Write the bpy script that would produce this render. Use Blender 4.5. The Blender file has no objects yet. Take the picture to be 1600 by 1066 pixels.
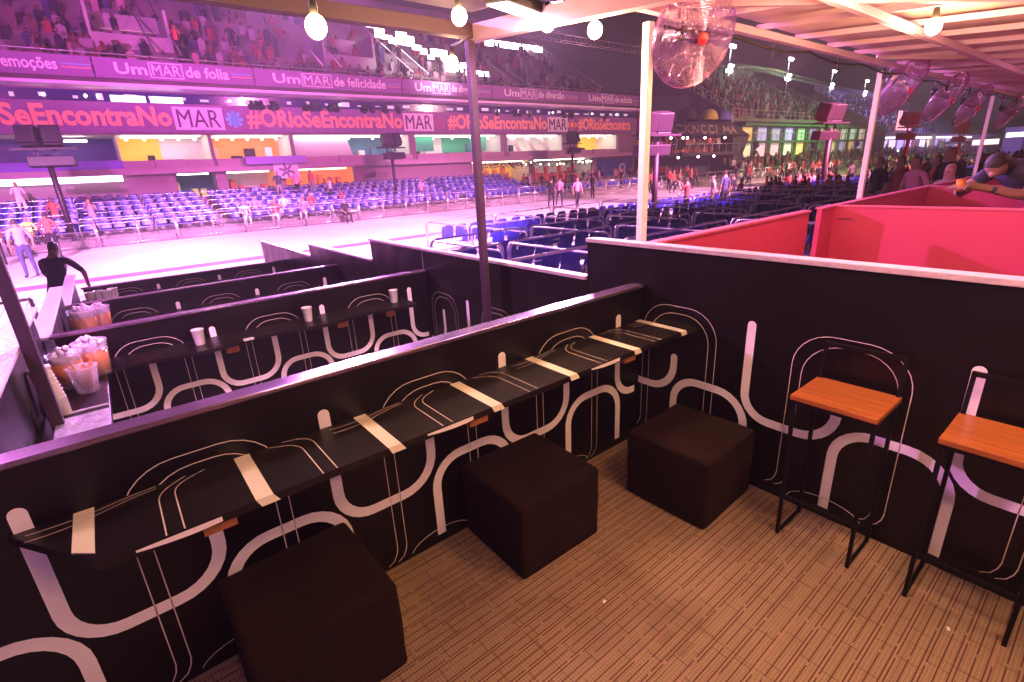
import bpy, bmesh, math, random
from mathutils import Vector, Matrix
random.seed(7)
R = math.radians
sc = bpy.context.scene
C = sc.collection

# ------------------------------------------------------------------ camera
cam = bpy.data.objects.new('camera', bpy.data.cameras.new('camera'))
C.objects.link(cam); sc.camera = cam
def cam_matrix(yaw, pitch, roll, pos):
    f = Vector((math.sin(yaw)*math.cos(pitch), math.cos(yaw)*math.cos(pitch), -math.sin(pitch)))
    r = f.cross(Vector((0, 0, 1))).normalized(); d = f.cross(r)
    c, s = math.cos(roll), math.sin(roll)
    r2 = c*r + s*d; d2 = -s*r + c*d
    M = Matrix((r2, -d2, -f)).transposed().to_4x4()
    M.translation = pos
    return M
cam.matrix_world = cam_matrix(0.66495, 0.33144, 0.050495, Vector((0, 0, 1.65)))
cam.data.sensor_width = 36; cam.data.lens = 782.17/1600*36
cam.data.clip_start = .03; cam.data.clip_end = 2000

# ------------------------------------------------------------------ world (night)
w = bpy.data.worlds.new('World'); sc.world = w; w.use_nodes = True
nt = w.node_tree; nt.nodes.clear()
sky = nt.nodes.new('ShaderNodeTexSky'); sky.sky_type = 'NISHITA'; sky.sun_disc = False
sky.sun_elevation = R(-8); sky.sun_rotation = R(200)
b1 = nt.nodes.new('ShaderNodeBackground'); b1.inputs[1].default_value = .05
b2 = nt.nodes.new('ShaderNodeBackground'); b2.inputs[0].default_value = (.042, .018, .015, 1); b2.inputs[1].default_value = 1.0
ad = nt.nodes.new('ShaderNodeAddShader'); ou = nt.nodes.new('ShaderNodeOutputWorld')
nt.links.new(sky.outputs[0], b1.inputs[0]); nt.links.new(b1.outputs[0], ad.inputs[0])
nt.links.new(b2.outputs[0], ad.inputs[1]); nt.links.new(ad.outputs[0], ou.inputs[0])
sc.view_settings.view_transform = 'Standard'; sc.view_settings.look = 'None'
sc.view_settings.exposure = 0; sc.view_settings.gamma = 1

def lamp(name, kind, loc, power, col, target=None, size=.1, angle=60, blend=.6, parent=None):
    L = bpy.data.lights.new(name, kind); L.energy = power; L.color = col
    if kind in ('POINT', 'SPOT'): L.shadow_soft_size = size
    if kind == 'SPOT': L.spot_size = R(angle); L.spot_blend = blend
    o = bpy.data.objects.new(name, L); C.objects.link(o); o.location = loc
    if target is not None:
        d = Vector(target) - Vector(loc); o.rotation_euler = d.to_track_quat('-Z', 'Y').to_euler()
    if parent: 
        o.parent = parent; o.location = Vector(loc) - parent.location
    return o
# stage floodlights over the avenue (high above the picture, unseen spots without fixtures)
MAG = (1, .25, .95); PNK = (1, .45, .95); VIO = (.62, .25, 1)
lamp('unseen_flood', 'SPOT', (-7, 2, 11), 170000, (1, .36, .95), (-4, 19.5, -.7), .25, 42, .7)
lamp('unseen_flood', 'SPOT', (7, 2, 11), 190000, (1, .38, .9), (7, 19.5, -.7), .25, 42, .7)
lamp('unseen_flood', 'SPOT', (20, 2, 11), 150000, (1, .36, .75), (20, 20, -.7), .25, 42, .7)
lamp('unseen_flood', 'SPOT', (35, 2, 12), 120000, (1, .36, .62), (36, 19, -.7), .25, 42, .7)
lamp('unseen_flood', 'SPOT', (54, 0, 13), 110000, (1, .5, .45), (56, 20, -.7), .25, 50, .7)
lamp('unseen_flood', 'SPOT', (80, 0, 15), 26000, (.75, 1, .25), (82, 28, 2), .25, 80, .8)
lamp('unseen_flood', 'SPOT', (125, 8, 18), 90000, (.32, .25, 1), (133, 40, 9), .25, 70, .8)
lamp('unseen_flood', 'SPOT', (86, 8, 15), 32000, (.45, 1, .62), (86, 40, 10), .25, 66, .8)
lamp('unseen_flood', 'SPOT', (160, 5, 16), 60000, (.4, .3, 1), (175, 34, 3), .25, 70, .8)
# unseen spots without fixtures, added to wash the far stands
lamp('unseen_flood', 'SPOT', (-5, 9, 6.5), 12000, (1, .10, .85), (-2, 38, 7.5), .25, 76, .9)
lamp('unseen_flood', 'SPOT', (14, 12, 9), 15000, (1, .16, .55), (14, 38, 7), .25, 85, .8)
lamp('unseen_flood', 'SPOT', (34, 12, 9), 11000, (1, .42, .42), (34, 38, 7), .25, 85, .8)
lamp('unseen_flood', 'SPOT', (62, 10, 12), 15000, (1, .62, .4), (66, 38, 8), .25, 85, .8)
lamp('unseen_flood', 'SPOT', (10, 29, 11.4), 110000, (.8, .3, 1), (.6, 4.5, 0), .35, 34, .6)
lamp('unseen_flood', 'SPOT', (26, 27, 11.2), 45000, (.9, .45, 1), (2, 4, 0), .35, 30, .6)
lamp('unseen_flood', 'SPOT', (-7, 8, 7), 42000, (.95, .14, .95), (6, 36, 15), .3, 44, .9)  # unseen spot added to light the haze into a magenta veil
# violet flood that rakes the low boxes from the left
lamp('unseen_flood', 'SPOT', (-4, 14, 6.0), 9500, (.88, .28, .9), (4.5, .8, 1), .2, 46, .5)

# ------------------------------------------------------------------ materials
def mat(name, col=(.5, .5, .5), rough=.6, metal=0, emit=None, es=0, bump=0, bscale=20, var=0, vscale=6, coat=0, trans=0, alpha=1, spec=.5):
    m = bpy.data.materials.new(name); m.use_nodes = True
    nt = m.node_tree; b = nt.nodes['Principled BSDF']
    b.inputs['Base Color'].default_value = (*col, 1); b.inputs['Roughness'].default_value = rough
    b.inputs['Metallic'].default_value = metal
    b.inputs['Coat Weight'].default_value = coat; b.inputs['Specular IOR Level'].default_value = spec
    if trans: b.inputs['Transmission Weight'].default_value = trans; b.inputs['IOR'].default_value = 1.3
    if alpha < 1: b.inputs['Alpha'].default_value = alpha
    if emit: b.inputs['Emission Color'].default_value = (*emit, 1); b.inputs['Emission Strength'].default_value = es
    if bump or var:
        tc = nt.nodes.new('ShaderNodeTexCoord')
    if var:
        n = nt.nodes.new('ShaderNodeTexNoise'); n.inputs['Scale'].default_value = vscale; n.inputs['Detail'].default_value = 5
        nt.links.new(tc.outputs['Object'], n.inputs['Vector'])
        r = nt.nodes.new('ShaderNodeValToRGB')
        r.color_ramp.elements[0].position = .3; r.color_ramp.elements[1].position = .7
        r.color_ramp.elements[0].color = (*[max(0, c*(1-var)) for c in col], 1)
        r.color_ramp.elements[1].color = (*[min(1, c*(1+var)) for c in col], 1)
        nt.links.new(n.outputs['Fac'], r.inputs[0]); nt.links.new(r.outputs[0], b.inputs['Base Color'])
        mm = nt.nodes.new('ShaderNodeMapRange'); mm.inputs[3].default_value = max(0, rough-.12); mm.inputs[4].default_value = min(1, rough+.12)
        nt.links.new(n.outputs['Fac'], mm.inputs[0]); nt.links.new(mm.outputs[0], b.inputs['Roughness'])
    if bump:
        n2 = nt.nodes.new('ShaderNodeTexNoise'); n2.inputs['Scale'].default_value = bscale; n2.inputs['Detail'].default_value = 4
        nt.links.new(tc.outputs['Object'], n2.inputs['Vector'])
        bp = nt.nodes.new('ShaderNodeBump'); bp.inputs['Strength'].default_value = bump; bp.inputs['Distance'].default_value = .02
        nt.links.new(n2.outputs['Fac'], bp.inputs['Height']); nt.links.new(bp.outputs[0], b.inputs['Normal'])
    return m
M = {}
M['vinyl'] = mat('black_vinyl', (.0036, .0013, .0016), .38, bump=.8, bscale=1.9, spec=.42)
for n_ in M['vinyl'].node_tree.nodes:
    if n_.type == 'TEX_NOISE': n_.inputs['Detail'].default_value = 1.0
M['vinyl'].node_tree.nodes['Bump'].inputs['Distance'].default_value = .05
M['print'] = mat('printed_white', (.92, .82, .84), .5, var=.04, vscale=12)
M['line'] = mat('printed_line', (.75, .62, .56), .5)
M['ttop'] = mat('table_vinyl', (.010, .006, .005), .36, bump=.12, bscale=9, spec=.35)
M['cream'] = mat('cream_stripe', (.92, .84, .66), .45, var=.03)
M['rail'] = mat('satin_rail', (.24, .16, .24), .2, metal=.7, var=.1, vscale=5)
M['railw'] = mat('grey_tape', (.50, .38, .42), .5, bump=.5, bscale=30, var=.1, vscale=20)
M['fabric'] = mat('black_fabric', (.017, .006, .003), .95, bump=.6, bscale=160, var=.3, vscale=4, spec=.15)
M['fabric'].node_tree.nodes['Principled BSDF'].inputs['Sheen Weight'].default_value = .025; M['fabric'].node_tree.nodes['Principled BSDF'].inputs['Sheen Tint'].default_value = (.6, .3, .2, 1)
M['steelblk'] = mat('black_steel', (.006, .004, .004), .5, metal=.2, spec=.25)
M['red'] = mat('red_panel', (.52, .035, .12), .6, var=.05, vscale=2)
M['redtop'] = mat('pink_panel_top', (.62, .10, .2), .5)
M['polep'] = mat('white_pole', (.88, .84, .80), .45, var=.05)
M['poleb'] = mat('dark_pole', (.05, .025, .05), .5, var=.1, spec=.3)
M['roof'] = mat('roof_sheet', (.80, .55, .45), .35, var=.22, vscale=2.5)
M['canopy'] = mat('canopy_sheet', (.30, .24, .27), .7)
M['beam'] = mat('painted_beam', (.7, .45, .55), .5, var=.05)
M['beambr'] = mat('brown_beam', (.11, .06, .08), .6)
M['cable'] = mat('black_cable', (.02, .015, .015), .6)
M['bulb'] = mat('bulb_glass', (1, .9, .6), .3, emit=(1, .72, .36), es=60)
M['socket'] = mat('bulb_socket', (.05, .04, .03), .6)
M['chrome'] = mat('chrome_wire', (.80, .50, .80), .18, metal=1)
M['fanhub'] = mat('fan_hub', (.7, .03, .06), .4)
M['blade'] = mat('fan_blade', (.45, .22, .38), .4, metal=.3, alpha=.35)
M['tube'] = mat('galvanised_tube', (.5, .46, .5), .3, metal=.85, var=.1)
M['bseat'] = mat('blue_plastic', (.022, .022, .24), .38, var=.2, vscale=5)
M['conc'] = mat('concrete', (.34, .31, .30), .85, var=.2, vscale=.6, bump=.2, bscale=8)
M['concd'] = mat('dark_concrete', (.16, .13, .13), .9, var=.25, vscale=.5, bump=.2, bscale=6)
M['aven'] = mat('avenue_paint', (.55, .50, .52), .7, var=.14, vscale=.35, bump=.1, bscale=10)
M['asph'] = mat('asphalt', (.06, .05, .06), .9, var=.2, vscale=.3)
M['stripe'] = mat('painted_stripe', (.55, .10, .22), .6, var=.15, vscale=.8)
M['facade'] = mat('facade_plaster', (.26, .14, .21), .8, var=.08, vscale=.4)
M['facade2'] = mat('facade_parapet', (.42, .25, .36), .7, var=.06, vscale=.6)
M['bannerp'] = mat('banner_purple', (.23, .095, .26), .6, var=.04, vscale=1)
M['coral'] = mat('coral_letters', (.95, .36, .24), .6)
M['wht'] = mat('white_letters', (.75, .62, .72), .6)
M['dkp'] = mat('dark_purple_letters', (.10, .02, .12), .6)
M['ltblue'] = mat('light_blue', (.2, .5, .8), .6)
M['blued'] = mat('dark_blue_panel', (.03, .05, .22), .5, var=.1, vscale=1)
M['blackm'] = mat('matte_black', (.015, .012, .014), .7, var=.2, vscale=2)
M['speaker'] = mat('speaker_black', (.012, .006, .012), .5, bump=.3, bscale=60)
M['steelr'] = mat('tower_steel', (.02, .010, .018), .5, metal=.3)
M['glowW'] = mat('lit_white', (1, 1, 1), .5, emit=(1, .95, 1), es=3.2)
M['glowC'] = mat('lit_ceiling', (1, 1, 1), .5, emit=(1, .95, .85), es=7)
M['glowY'] = mat('glowing_yellow_wall', (.85, .5, .03), .6, emit=(1, .55, .05), es=.35)  # weak emission imitates room light on the yellow wall
M['glowO'] = mat('glowing_orange_wall', (.8, .25, .05), .6, emit=(1, .35, .06), es=.35)  # emission put into the orange wall in place of room light
M['wallW'] = mat('booth_white', (.75, .72, .70), .6)
M['wallG'] = mat('booth_green', (.03, .45, .22), .6)
M['wallT'] = mat('booth_teal', (.04, .2, .25), .6)
M['flood'] = mat('floodlight_face', (1, 1, 1), .3, emit=(.85, .95, 1), es=40)
M['floodp'] = mat('pink_flood_face', (1, 1, 1), .3, emit=(1, .6, 1), es=45)
M['dot'] = mat('small_lamp', (1, .9, .7), .3, emit=(1, .8, .55), es=14)
M['cup'] = mat('paper_cup', (.75, .7, .62), .55)
M['plast'] = mat('clear_plastic', (.85, .75, .85), .08, trans=.0, alpha=.32)
M['tea'] = mat('amber_drink', (.75, .22, .02), .15, coat=.5)
M['ice'] = mat('ice_lumps', (.8, .65, .8), .2, bump=.8, bscale=60)
M['silver'] = mat('silver_foil', (.85, .8, .85), .3, metal=.6, bump=.9, bscale=14)
M['green'] = mat('green_parapet', (.08, .18, .05), .6, var=.1)
M['hill'] = mat('hill_dark', (.012, .010, .008), 1)
M['lawn'] = mat('leaf_green', (.06, .10, .03), .8, bump=.5, bscale=10)
M['bld'] = mat('tower_block', (.16, .11, .09), .8, var=.1)
M['bldw'] = mat('block_windows', (.03, .02, .02), .4)
M['woodb'] = mat('bracket_wood', (.35, .12, .04), .6, var=.2, vscale=20)
def wood():
    m = bpy.data.materials.new('varnished_wood'); m.use_nodes = True
    nt = m.node_tree; b = nt.nodes['Principled BSDF']
    tc = nt.nodes.new('ShaderNodeTexCoord'); mp = nt.nodes.new('ShaderNodeMapping')
    mp.inputs['Scale'].default_value = (60, 2.2, 30)
    n = nt.nodes.new('ShaderNodeTexNoise'); n.inputs['Scale'].default_value = 1.6; n.inputs['Detail'].default_value = 6; n.inputs['Distortion'].default_value = .6
    r = nt.nodes.new('ShaderNodeValToRGB')
    r.color_ramp.elements[0].color = (.24, .065, .012, 1); r.color_ramp.elements[1].color = (.50, .16, .032, 1)
    r.color_ramp.elements[0].position = .3; r.color_ramp.elements[1].position = .72
    nt.links.new(tc.outputs['Object'], mp.inputs[0]); nt.links.new(mp.outputs[0], n.inputs['Vector'])
    nt.links.new(n.outputs['Fac'], r.inputs[0]); nt.links.new(r.outputs[0], b.inputs['Base Color'])
    b.inputs['Roughness'].default_value = .34
    return m
M['wood'] = wood()
def carpet():
    m = bpy.data.materials.new('patterned_carpet'); m.use_nodes = True
    nt = m.node_tree; b = nt.nodes['Principled BSDF']; L = nt.links.new
    tc = nt.nodes.new('ShaderNodeTexCoord')
    def mathn(op, a, bb=None):
        n = nt.nodes.new('ShaderNodeMath'); n.operation = op
        for i, v in enumerate((a, bb)):
            if v is None: continue
            if isinstance(v, (int, float)): n.inputs[i].default_value = v
            else: L(v, n.inputs[i])
        return n.outputs[0]
    sp = nt.nodes.new('ShaderNodeSeparateXYZ'); L(tc.outputs['Object'], sp.inputs[0])
    x, y = sp.outputs[0], sp.outputs[1]
    PR = .072
    f0 = mathn('FRACT', mathn('DIVIDE', y, PR)); g1 = mathn('GREATER_THAN', f0, .42); g2 = mathn('GREATER_THAN', f0, .84)
    row = mathn('ADD', mathn('MULTIPLY', mathn('FLOOR', mathn('DIVIDE', y, PR)), 3), mathn('ADD', g1, g2))
    wn = nt.nodes.new('ShaderNodeTexWhiteNoise'); wn.noise_dimensions = '1D'; L(row, wn.inputs['W'])
    xs = mathn('DIVIDE', mathn('ADD', x, mathn('MULTIPLY', wn.outputs['Value'], .4)), .34)
    seg = mathn('FLOOR', xs); fx = mathn('FRACT', xs)
    cb = nt.nodes.new('ShaderNodeCombineXYZ'); L(seg, cb.inputs[0]); L(row, cb.inputs[1])
    w2 = nt.nodes.new('ShaderNodeTexWhiteNoise'); w2.noise_dimensions = '2D'; L(cb.outputs[0], w2.inputs['Vector'])
    rnd = w2.outputs['Value']
    off = mathn('SUBTRACT', f0, mathn('MULTIPLY', mathn('ADD', g1, g2), .42))
    line = mathn('MULTIPLY', mathn('MULTIPLY', mathn('LESS_THAN', off, .058), mathn('GREATER_THAN', rnd, .10)), mathn('LESS_THAN', fx, .95))
    lite = mathn('MULTIPLY', g2, mathn('LESS_THAN', rnd, .8))
    # cross seams, offset per wider band
    band = mathn('FLOOR', mathn('DIVIDE', y, PR))
    w3 = nt.nodes.new('ShaderNodeTexWhiteNoise'); w3.noise_dimensions = '1D'; L(band, w3.inputs['W'])
    sx = mathn('FRACT', mathn('DIVIDE', mathn('ADD', x, mathn('MULTIPLY', w3.outputs['Value'], .3)), .17))
    seam = mathn('MULTIPLY', mathn('LESS_THAN', sx, .016), mathn('LESS_THAN', g2, .5))
    # woven dots, in soft patches
    gx = mathn('LESS_THAN', mathn('FRACT', mathn('DIVIDE', x, .012)), .3)
    gy = mathn('LESS_THAN', mathn('FRACT', mathn('DIVIDE', y, .0118)), .3)
    pn = nt.nodes.new('ShaderNodeTexNoise'); pn.inputs['Scale'].default_value = 2.2; L(tc.outputs['Object'], pn.inputs['Vector'])
    patch = mathn('MULTIPLY', mathn('GREATER_THAN', mathn('ADD', pn.outputs['Fac'], mathn('MULTIPLY', rnd, .25)), .40), .45)
    dots = mathn('MULTIPLY', mathn('MAXIMUM', gx, gy), patch)
    fn = nt.nodes.new('ShaderNodeTexNoise'); fn.inputs['Scale'].default_value = 240; L(tc.outputs['Object'], fn.inputs['Vector'])
    base = nt.nodes.new('ShaderNodeValToRGB'); base.color_ramp.elements[0].color = (.19, .112, .066, 1); base.color_ramp.elements[1].color = (.33, .215, .135, 1)
    base.color_ramp.elements[0].position = .3; base.color_ramp.elements[1].position = .7; L(fn.outputs['Fac'], base.inputs[0])
    def mix(fac, a, col):
        n = nt.nodes.new('ShaderNodeMix'); n.data_type = 'RGBA'; L(fac, n.inputs['Factor']); L(a, n.inputs['A']); n.inputs['B'].default_value = (*col, 1); return n.outputs['Result']
    c = mix(dots, base.outputs[0], (.48, .35, .22)); c = mix(mathn('MULTIPLY', lite, .5), c, (.42, .24, .17))
    jx = mathn('LESS_THAN', mathn('FRACT', mathn('DIVIDE', mathn('ADD', x, .13), .5)), .006); jy = mathn('LESS_THAN', mathn('FRACT', mathn('DIVIDE', mathn('ADD', y, .31), .5)), .006)
    st = nt.nodes.new('ShaderNodeTexNoise'); st.inputs['Scale'].default_value = 1.7; st.inputs['Detail'].default_value = 6; L(tc.outputs['Object'], st.inputs['Vector'])
    dirt = mathn('MULTIPLY', mathn('GREATER_THAN', st.outputs['Fac'], .5), mathn('MULTIPLY', mathn('SUBTRACT', st.outputs['Fac'], .5), 2.2))
    c = mix(mathn('MINIMUM', dirt, .5), c, (.10, .055, .035)); c = mix(mathn('MULTIPLY', mathn('MAXIMUM', jx, jy), .6), c, (.08, .04, .025))
    c = mix(mathn('MULTIPLY', seam, .8), c, (.07, .02, .015)); c = mix(mathn('MULTIPLY', line, .88), c, (.075, .018, .014))
    L(c, b.inputs['Base Color']); b.inputs['Roughness'].default_value = .95
    bp = nt.nodes.new('ShaderNodeBump'); bp.inputs['Strength'].default_value = .4; bp.inputs['Distance'].default_value = .004
    L(mathn('SUBTRACT', fn.outputs['Fac'], line), bp.inputs['Height']); L(bp.outputs[0], b.inputs['Normal'])
    return m
M['carpet'] = carpet()

# ------------------------------------------------------------------ helpers
class MB:
    def __init__(s): s.v = []; s.f = []; s.mi = []; s.m = 0; s.sm = []; s.smooth = False
    def add(s, vs, fs):
        o = len(s.v); s.v += [tuple(x) for x in vs]
        for f in fs: s.f.append(tuple(o+i for i in f)); s.mi.append(s.m); s.sm.append(s.smooth)
        return s
    def box(s, x0, x1, y0, y1, z0, z1):
        v = [(x, y, z) for z in (z0, z1) for y in (y0, y1) for x in (x0, x1)]
        return s.add(v, [(0, 2, 3, 1), (4, 5, 7, 6), (0, 1, 5, 4), (2, 6, 7, 3), (0, 4, 6, 2), (1, 3, 7, 5)])
    def obox(s, c, hx, hy, hz, rot=None):
        rot = rot or Matrix.Identity(3); c = Vector(c)
        v = [c + rot @ Vector((x*hx, y*hy, z*hz)) for z in (-1, 1) for y in (-1, 1) for x in (-1, 1)]
        return s.add(v, [(0, 2, 3, 1), (4, 5, 7, 6), (0, 1, 5, 4), (2, 6, 7, 3), (0, 4, 6, 2), (1, 3, 7, 5)])
    def bar(s, a, b, w, h=None):
        a = Vector(a); b = Vector(b); h = h or w
        d = (b-a).normalized(); up = Vector((0, 0, 1)) if abs(d.z) < .95 else Vector((0, 1, 0))
        sd = d.cross(up).normalized(); up = sd.cross(d)
        rot = Matrix((sd, d, up)).transposed()
        return s.obox((a+b)/2, w/2, (b-a).length/2, h/2, rot)
    def tube(s, pts, r, n=8, closed=False, caps=True):
        pts = [Vector(p) for p in pts]; N = len(pts)
        rs = r if isinstance(r, (list, tuple)) else [r]*N
        vs = []; prev = None
        for i, p in enumerate(pts):
            if closed: t = pts[(i+1) % N] - pts[i-1]
            else: t = pts[min(i+1, N-1)] - pts[max(i-1, 0)]
            t.normalize()
            if prev is None:
                u = t.cross(Vector((0, 0, 1)))
                if u.length < .05: u = t.cross(Vector((1, 0, 0)))
            else: u = prev - t*prev.dot(t)
            u.normalize(); prev = u; w_ = t.cross(u)
            for k in range(n):
                a = 2*math.pi*k/n; vs.append(p + rs[i]*(math.cos(a)*u + math.sin(a)*w_))
        fs = []
        for i in range(N if closed else N-1):
            j = (i+1) % N
            for k in range(n): fs.append((i*n+k, i*n+(k+1) % n, j*n+(k+1) % n, j*n+k))
        if caps and not closed: fs.append(tuple(range(n-1, -1, -1))); fs.append(tuple((N-1)*n+k for k in range(n)))
        sm = s.smooth; s.smooth = True; s.add(vs, fs); s.smooth = sm
        return s
    def lathe(s, prof, c=(0, 0, 0), n=16, rot=None):
        c = Vector(c); vs = []
        for r, z in prof:
            for k in range(n):
                a = 2*math.pi*k/n; q = Vector((r*math.cos(a), r*math.sin(a), z))
                if rot: q = rot @ q
                vs.append(c+q)
        fs = []
        for i in range(len(prof)-1):
            for k in range(n): fs.append((i*n+k, i*n+(k+1) % n, (i+1)*n+(k+1) % n, (i+1)*n+k))
        fs.append(tuple(range(n-1, -1, -1))); fs.append(tuple((len(prof)-1)*n+k for k in range(n)))
        sm = s.smooth; s.smooth = True; s.add(vs, fs); s.smooth = sm
        return s
    def ball(s, c, r, n=12, sc=(1, 1, 1)):
        m = n//2; prof = [(max(1e-4, math.sin(math.pi*i/m))*r, -math.cos(math.pi*i/m)*r) for i in range(m+1)]
        o = len(s.v); s.lathe(prof, (0, 0, 0), n)
        for i in range(o, len(s.v)):
            v = s.v[i]; s.v[i] = (c[0]+v[0]*sc[0], c[1]+v[1]*sc[1], c[2]+v[2]*sc[2])
        return s
    def ribbon(s, path, width, fn, cap0=False, cap1=False):
        """flat printed band following a 2-D path; fn maps (s,t) to 3-D"""
        P = [Vector(p) for p in path]; N = len(P); Lp = []; Rp = []
        for i, p in enumerate(P):
            a = (P[i]-P[i-1]).normalized() if i > 0 else None
            b = (P[i+1]-P[i]).normalized() if i < N-1 else None
            t = (a+b).normalized() if a is not None and b is not None else (a if a is not None else b)
            nrm = Vector((-t.y, t.x)); k = 1
            if a is not None and b is not None: k = 1/max(.5, nrm.dot(Vector((-a.y, a.x))))
            Lp.append(p+nrm*width/2*k); Rp.append(p-nrm*width/2*k)
        vs = [fn(q.x, q.y) for q in Lp] + [fn(q.x, q.y) for q in Rp]
        s.add(vs, [(i, i+1, N+i+1, N+i) for i in range(N-1)])
        for cap, i, j in ((cap0, 0, 1), (cap1, N-1, N-2)):
            if cap:
                t = (P[i]-P[j]).normalized(); nn = Vector((-t.y, t.x)); pts = []
                for k in range(9):
                    a = math.pi*k/8; q = P[i] + nn*math.cos(a)*width/2 + t*math.sin(a)*width/2; pts.append(fn(q.x, q.y))
                s.add(pts, [tuple(range(9))])
        return s
    def build(s, name, mats, parent=None, bevel=0, loc=None):
        me = bpy.data.meshes.new(name); me.from_pydata(s.v, [], s.f)
        mats = mats if isinstance(mats, (list, tuple)) else [mats]
        for m in mats: me.materials.append(M[m] if isinstance(m, str) else m)
        me.polygons.foreach_set('material_index', [min(i, len(mats)-1) for i in s.mi])
        me.polygons.foreach_set('use_smooth', s.sm); me.update()
        bm = bmesh.new(); bm.from_mesh(me); bmesh.ops.recalc_face_normals(bm, faces=bm.faces)
        bm.to_mesh(me); bm.free()
        o = bpy.data.objects.new(name, me); C.objects.link(o)
        if bevel:
            md = o.modifiers.new('bevel', 'BEVEL'); md.width = bevel; md.segments = 2; md.limit_method = 'ANGLE'
        if parent: o.parent = parent
        if loc: o.location = loc
        return o
def rounded(pts, seg=7):
    """pts: (s,t,r) -> polyline with fillets"""
    out = []
    for i, p in enumerate(pts):
        q = Vector(p[:2]); r = p[2] if len(p) > 2 else 0
        if r == 0 or i in (0, len(pts)-1): out.append(q); continue
        a = (Vector(pts[i-1][:2])-q).normalized(); b = (Vector(pts[i+1][:2])-q).normalized()
        p0 = q+a*r; p1 = q+b*r
        for k in range(seg+1):
            t = k/seg; ang = t*math.pi/2
            if abs(a.dot(b)) < .2:
                cc = q+a*r+b*r
                out.append(cc - b*r*math.cos(ang) - a*r*math.sin(ang))
            else: out.append((1-t)**2*p0+2*t*(1-t)*q+t*t*p1)
    return out
def tag(o, label=None, cat=None, group=None, kind=None):
    if label: o['label'] = label
    if cat: o['category'] = cat
    if group: o['group'] = group
    if kind: o['kind'] = kind
    return o
def empty(name, loc=(0, 0, 0), rz=0, label=None, cat=None, group=None):
    o = bpy.data.objects.new(name, None); C.objects.link(o); o.location = loc; o.rotation_euler = (0, 0, rz); o.empty_display_size = .2
    return tag(o, label, cat, group)
def dup(o, loc=None, rz=None, label=None, group=None, parent=None, rot=None, scale=None):
    c = o.copy(); C.objects.link(c)
    for k in ('label', 'category', 'group'):
        if k in o: c[k] = o[k]
    if parent: c.parent = parent
    if loc is not None: c.location = loc
    if rz is not None: c.rotation_euler = (0, 0, rz)
    if rot is not None: c.rotation_euler = rot
    if scale is not None: c.scale = (scale,)*3
    if label: c['label'] = label
    if group: c['group'] = group
    for ch in [x for x in KIDS.get(o.name, [])]: dup(ch, parent=c)
    return c
KIDS = {}
def reg(root):
    """remember the children of a finished thing so that dup() can copy them"""
    def rec(o):
        KIDS[o.name] = [x for x in C.objects if x.parent == o]
        for k in KIDS[o.name]: rec(k)
    rec(root); return root
def text_mesh(name, body, x0, x1, z0, z1, y, m, parent=None, bold=.02, extrude=.02):
    cu = bpy.data.curves.new(name, 'FONT'); cu.body = body; cu.size = 1; cu.offset = bold; cu.extrude = extrude; cu.resolution_u = 3
    t = bpy.data.objects.new(name, cu); C.objects.link(t)
    dg = bpy.context.evaluated_depsgraph_get(); dg.update()
    me = bpy.data.meshes.new_from_object(t.evaluated_get(dg)); bpy.data.objects.remove(t)
    xs = [v.co.x for v in me.vertices]; ys = [v.co.y for v in me.vertices]
    a, b = min(xs), max(xs); c, d = min(ys), max(ys)
    cap = d-c
    for v in me.vertices:
        X = x0 + (v.co.x-a)/(b-a)*(x1-x0); Z = z0 + (v.co.y-c)/(cap)*(z1-z0); v.co = (X, y - v.co.z, Z)
    me.materials.clear(); me.materials.append(M[m]); me.name = name
    o = bpy.data.objects.new(name, me); C.objects.link(o)
    if parent: o.parent = parent
    return o

# ------------------------------------------------------------------ ground, tiers, avenue
AZ = -.75
m = MB(); m.box(-60, 600, -30, 600, -1.6, AZ-.02); tag(m.build('ground', 'asph'), kind='structure')
m = MB(); m.box(-60, 320, 14.9, 28.6, AZ-.016, AZ); tag(m.build('avenue', 'aven'), kind='structure')
m = MB(); m.box(-60, 320, 17.9, 18.7, AZ+.001, AZ+.005); tag(m.build('painted_kerb_line', 'stripe'), kind='structure')
m = MB(); m.box(-60, 320, 14.5, 14.9, AZ-.4, AZ+.14); tag(m.build('near_kerb', 'conc'), kind='structure')
TY = [(-4, 1.83, 0), (1.83, 4.33, -.22), (4.33, 6.75, -.44), (6.75, 9.35, -.6), (9.35, 14.5, AZ+.01)]
m = MB()
for y0, y1, z in TY:
    if z == 0: m.box(-8, 2.36, y0, y1, -1.5, -.012); m.box(2.36, 70, y0, y1, -1.5, -.012)
    else: m.box(-8, 70, y0, y1, -1.5, z)
m.box(-60, -8, -4, 14.5, -1.5, AZ+.008); m.box(70, 320, -4, 14.5, -1.5, AZ+.008)
tag(m.build('stepped_floor', 'conc'), kind='structure')
m = MB(); m.box(-.42, 2.357, -1.8, 1.76, -.01, .0); tag(m.build('carpet_floor', 'carpet'), kind='structure')

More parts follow.
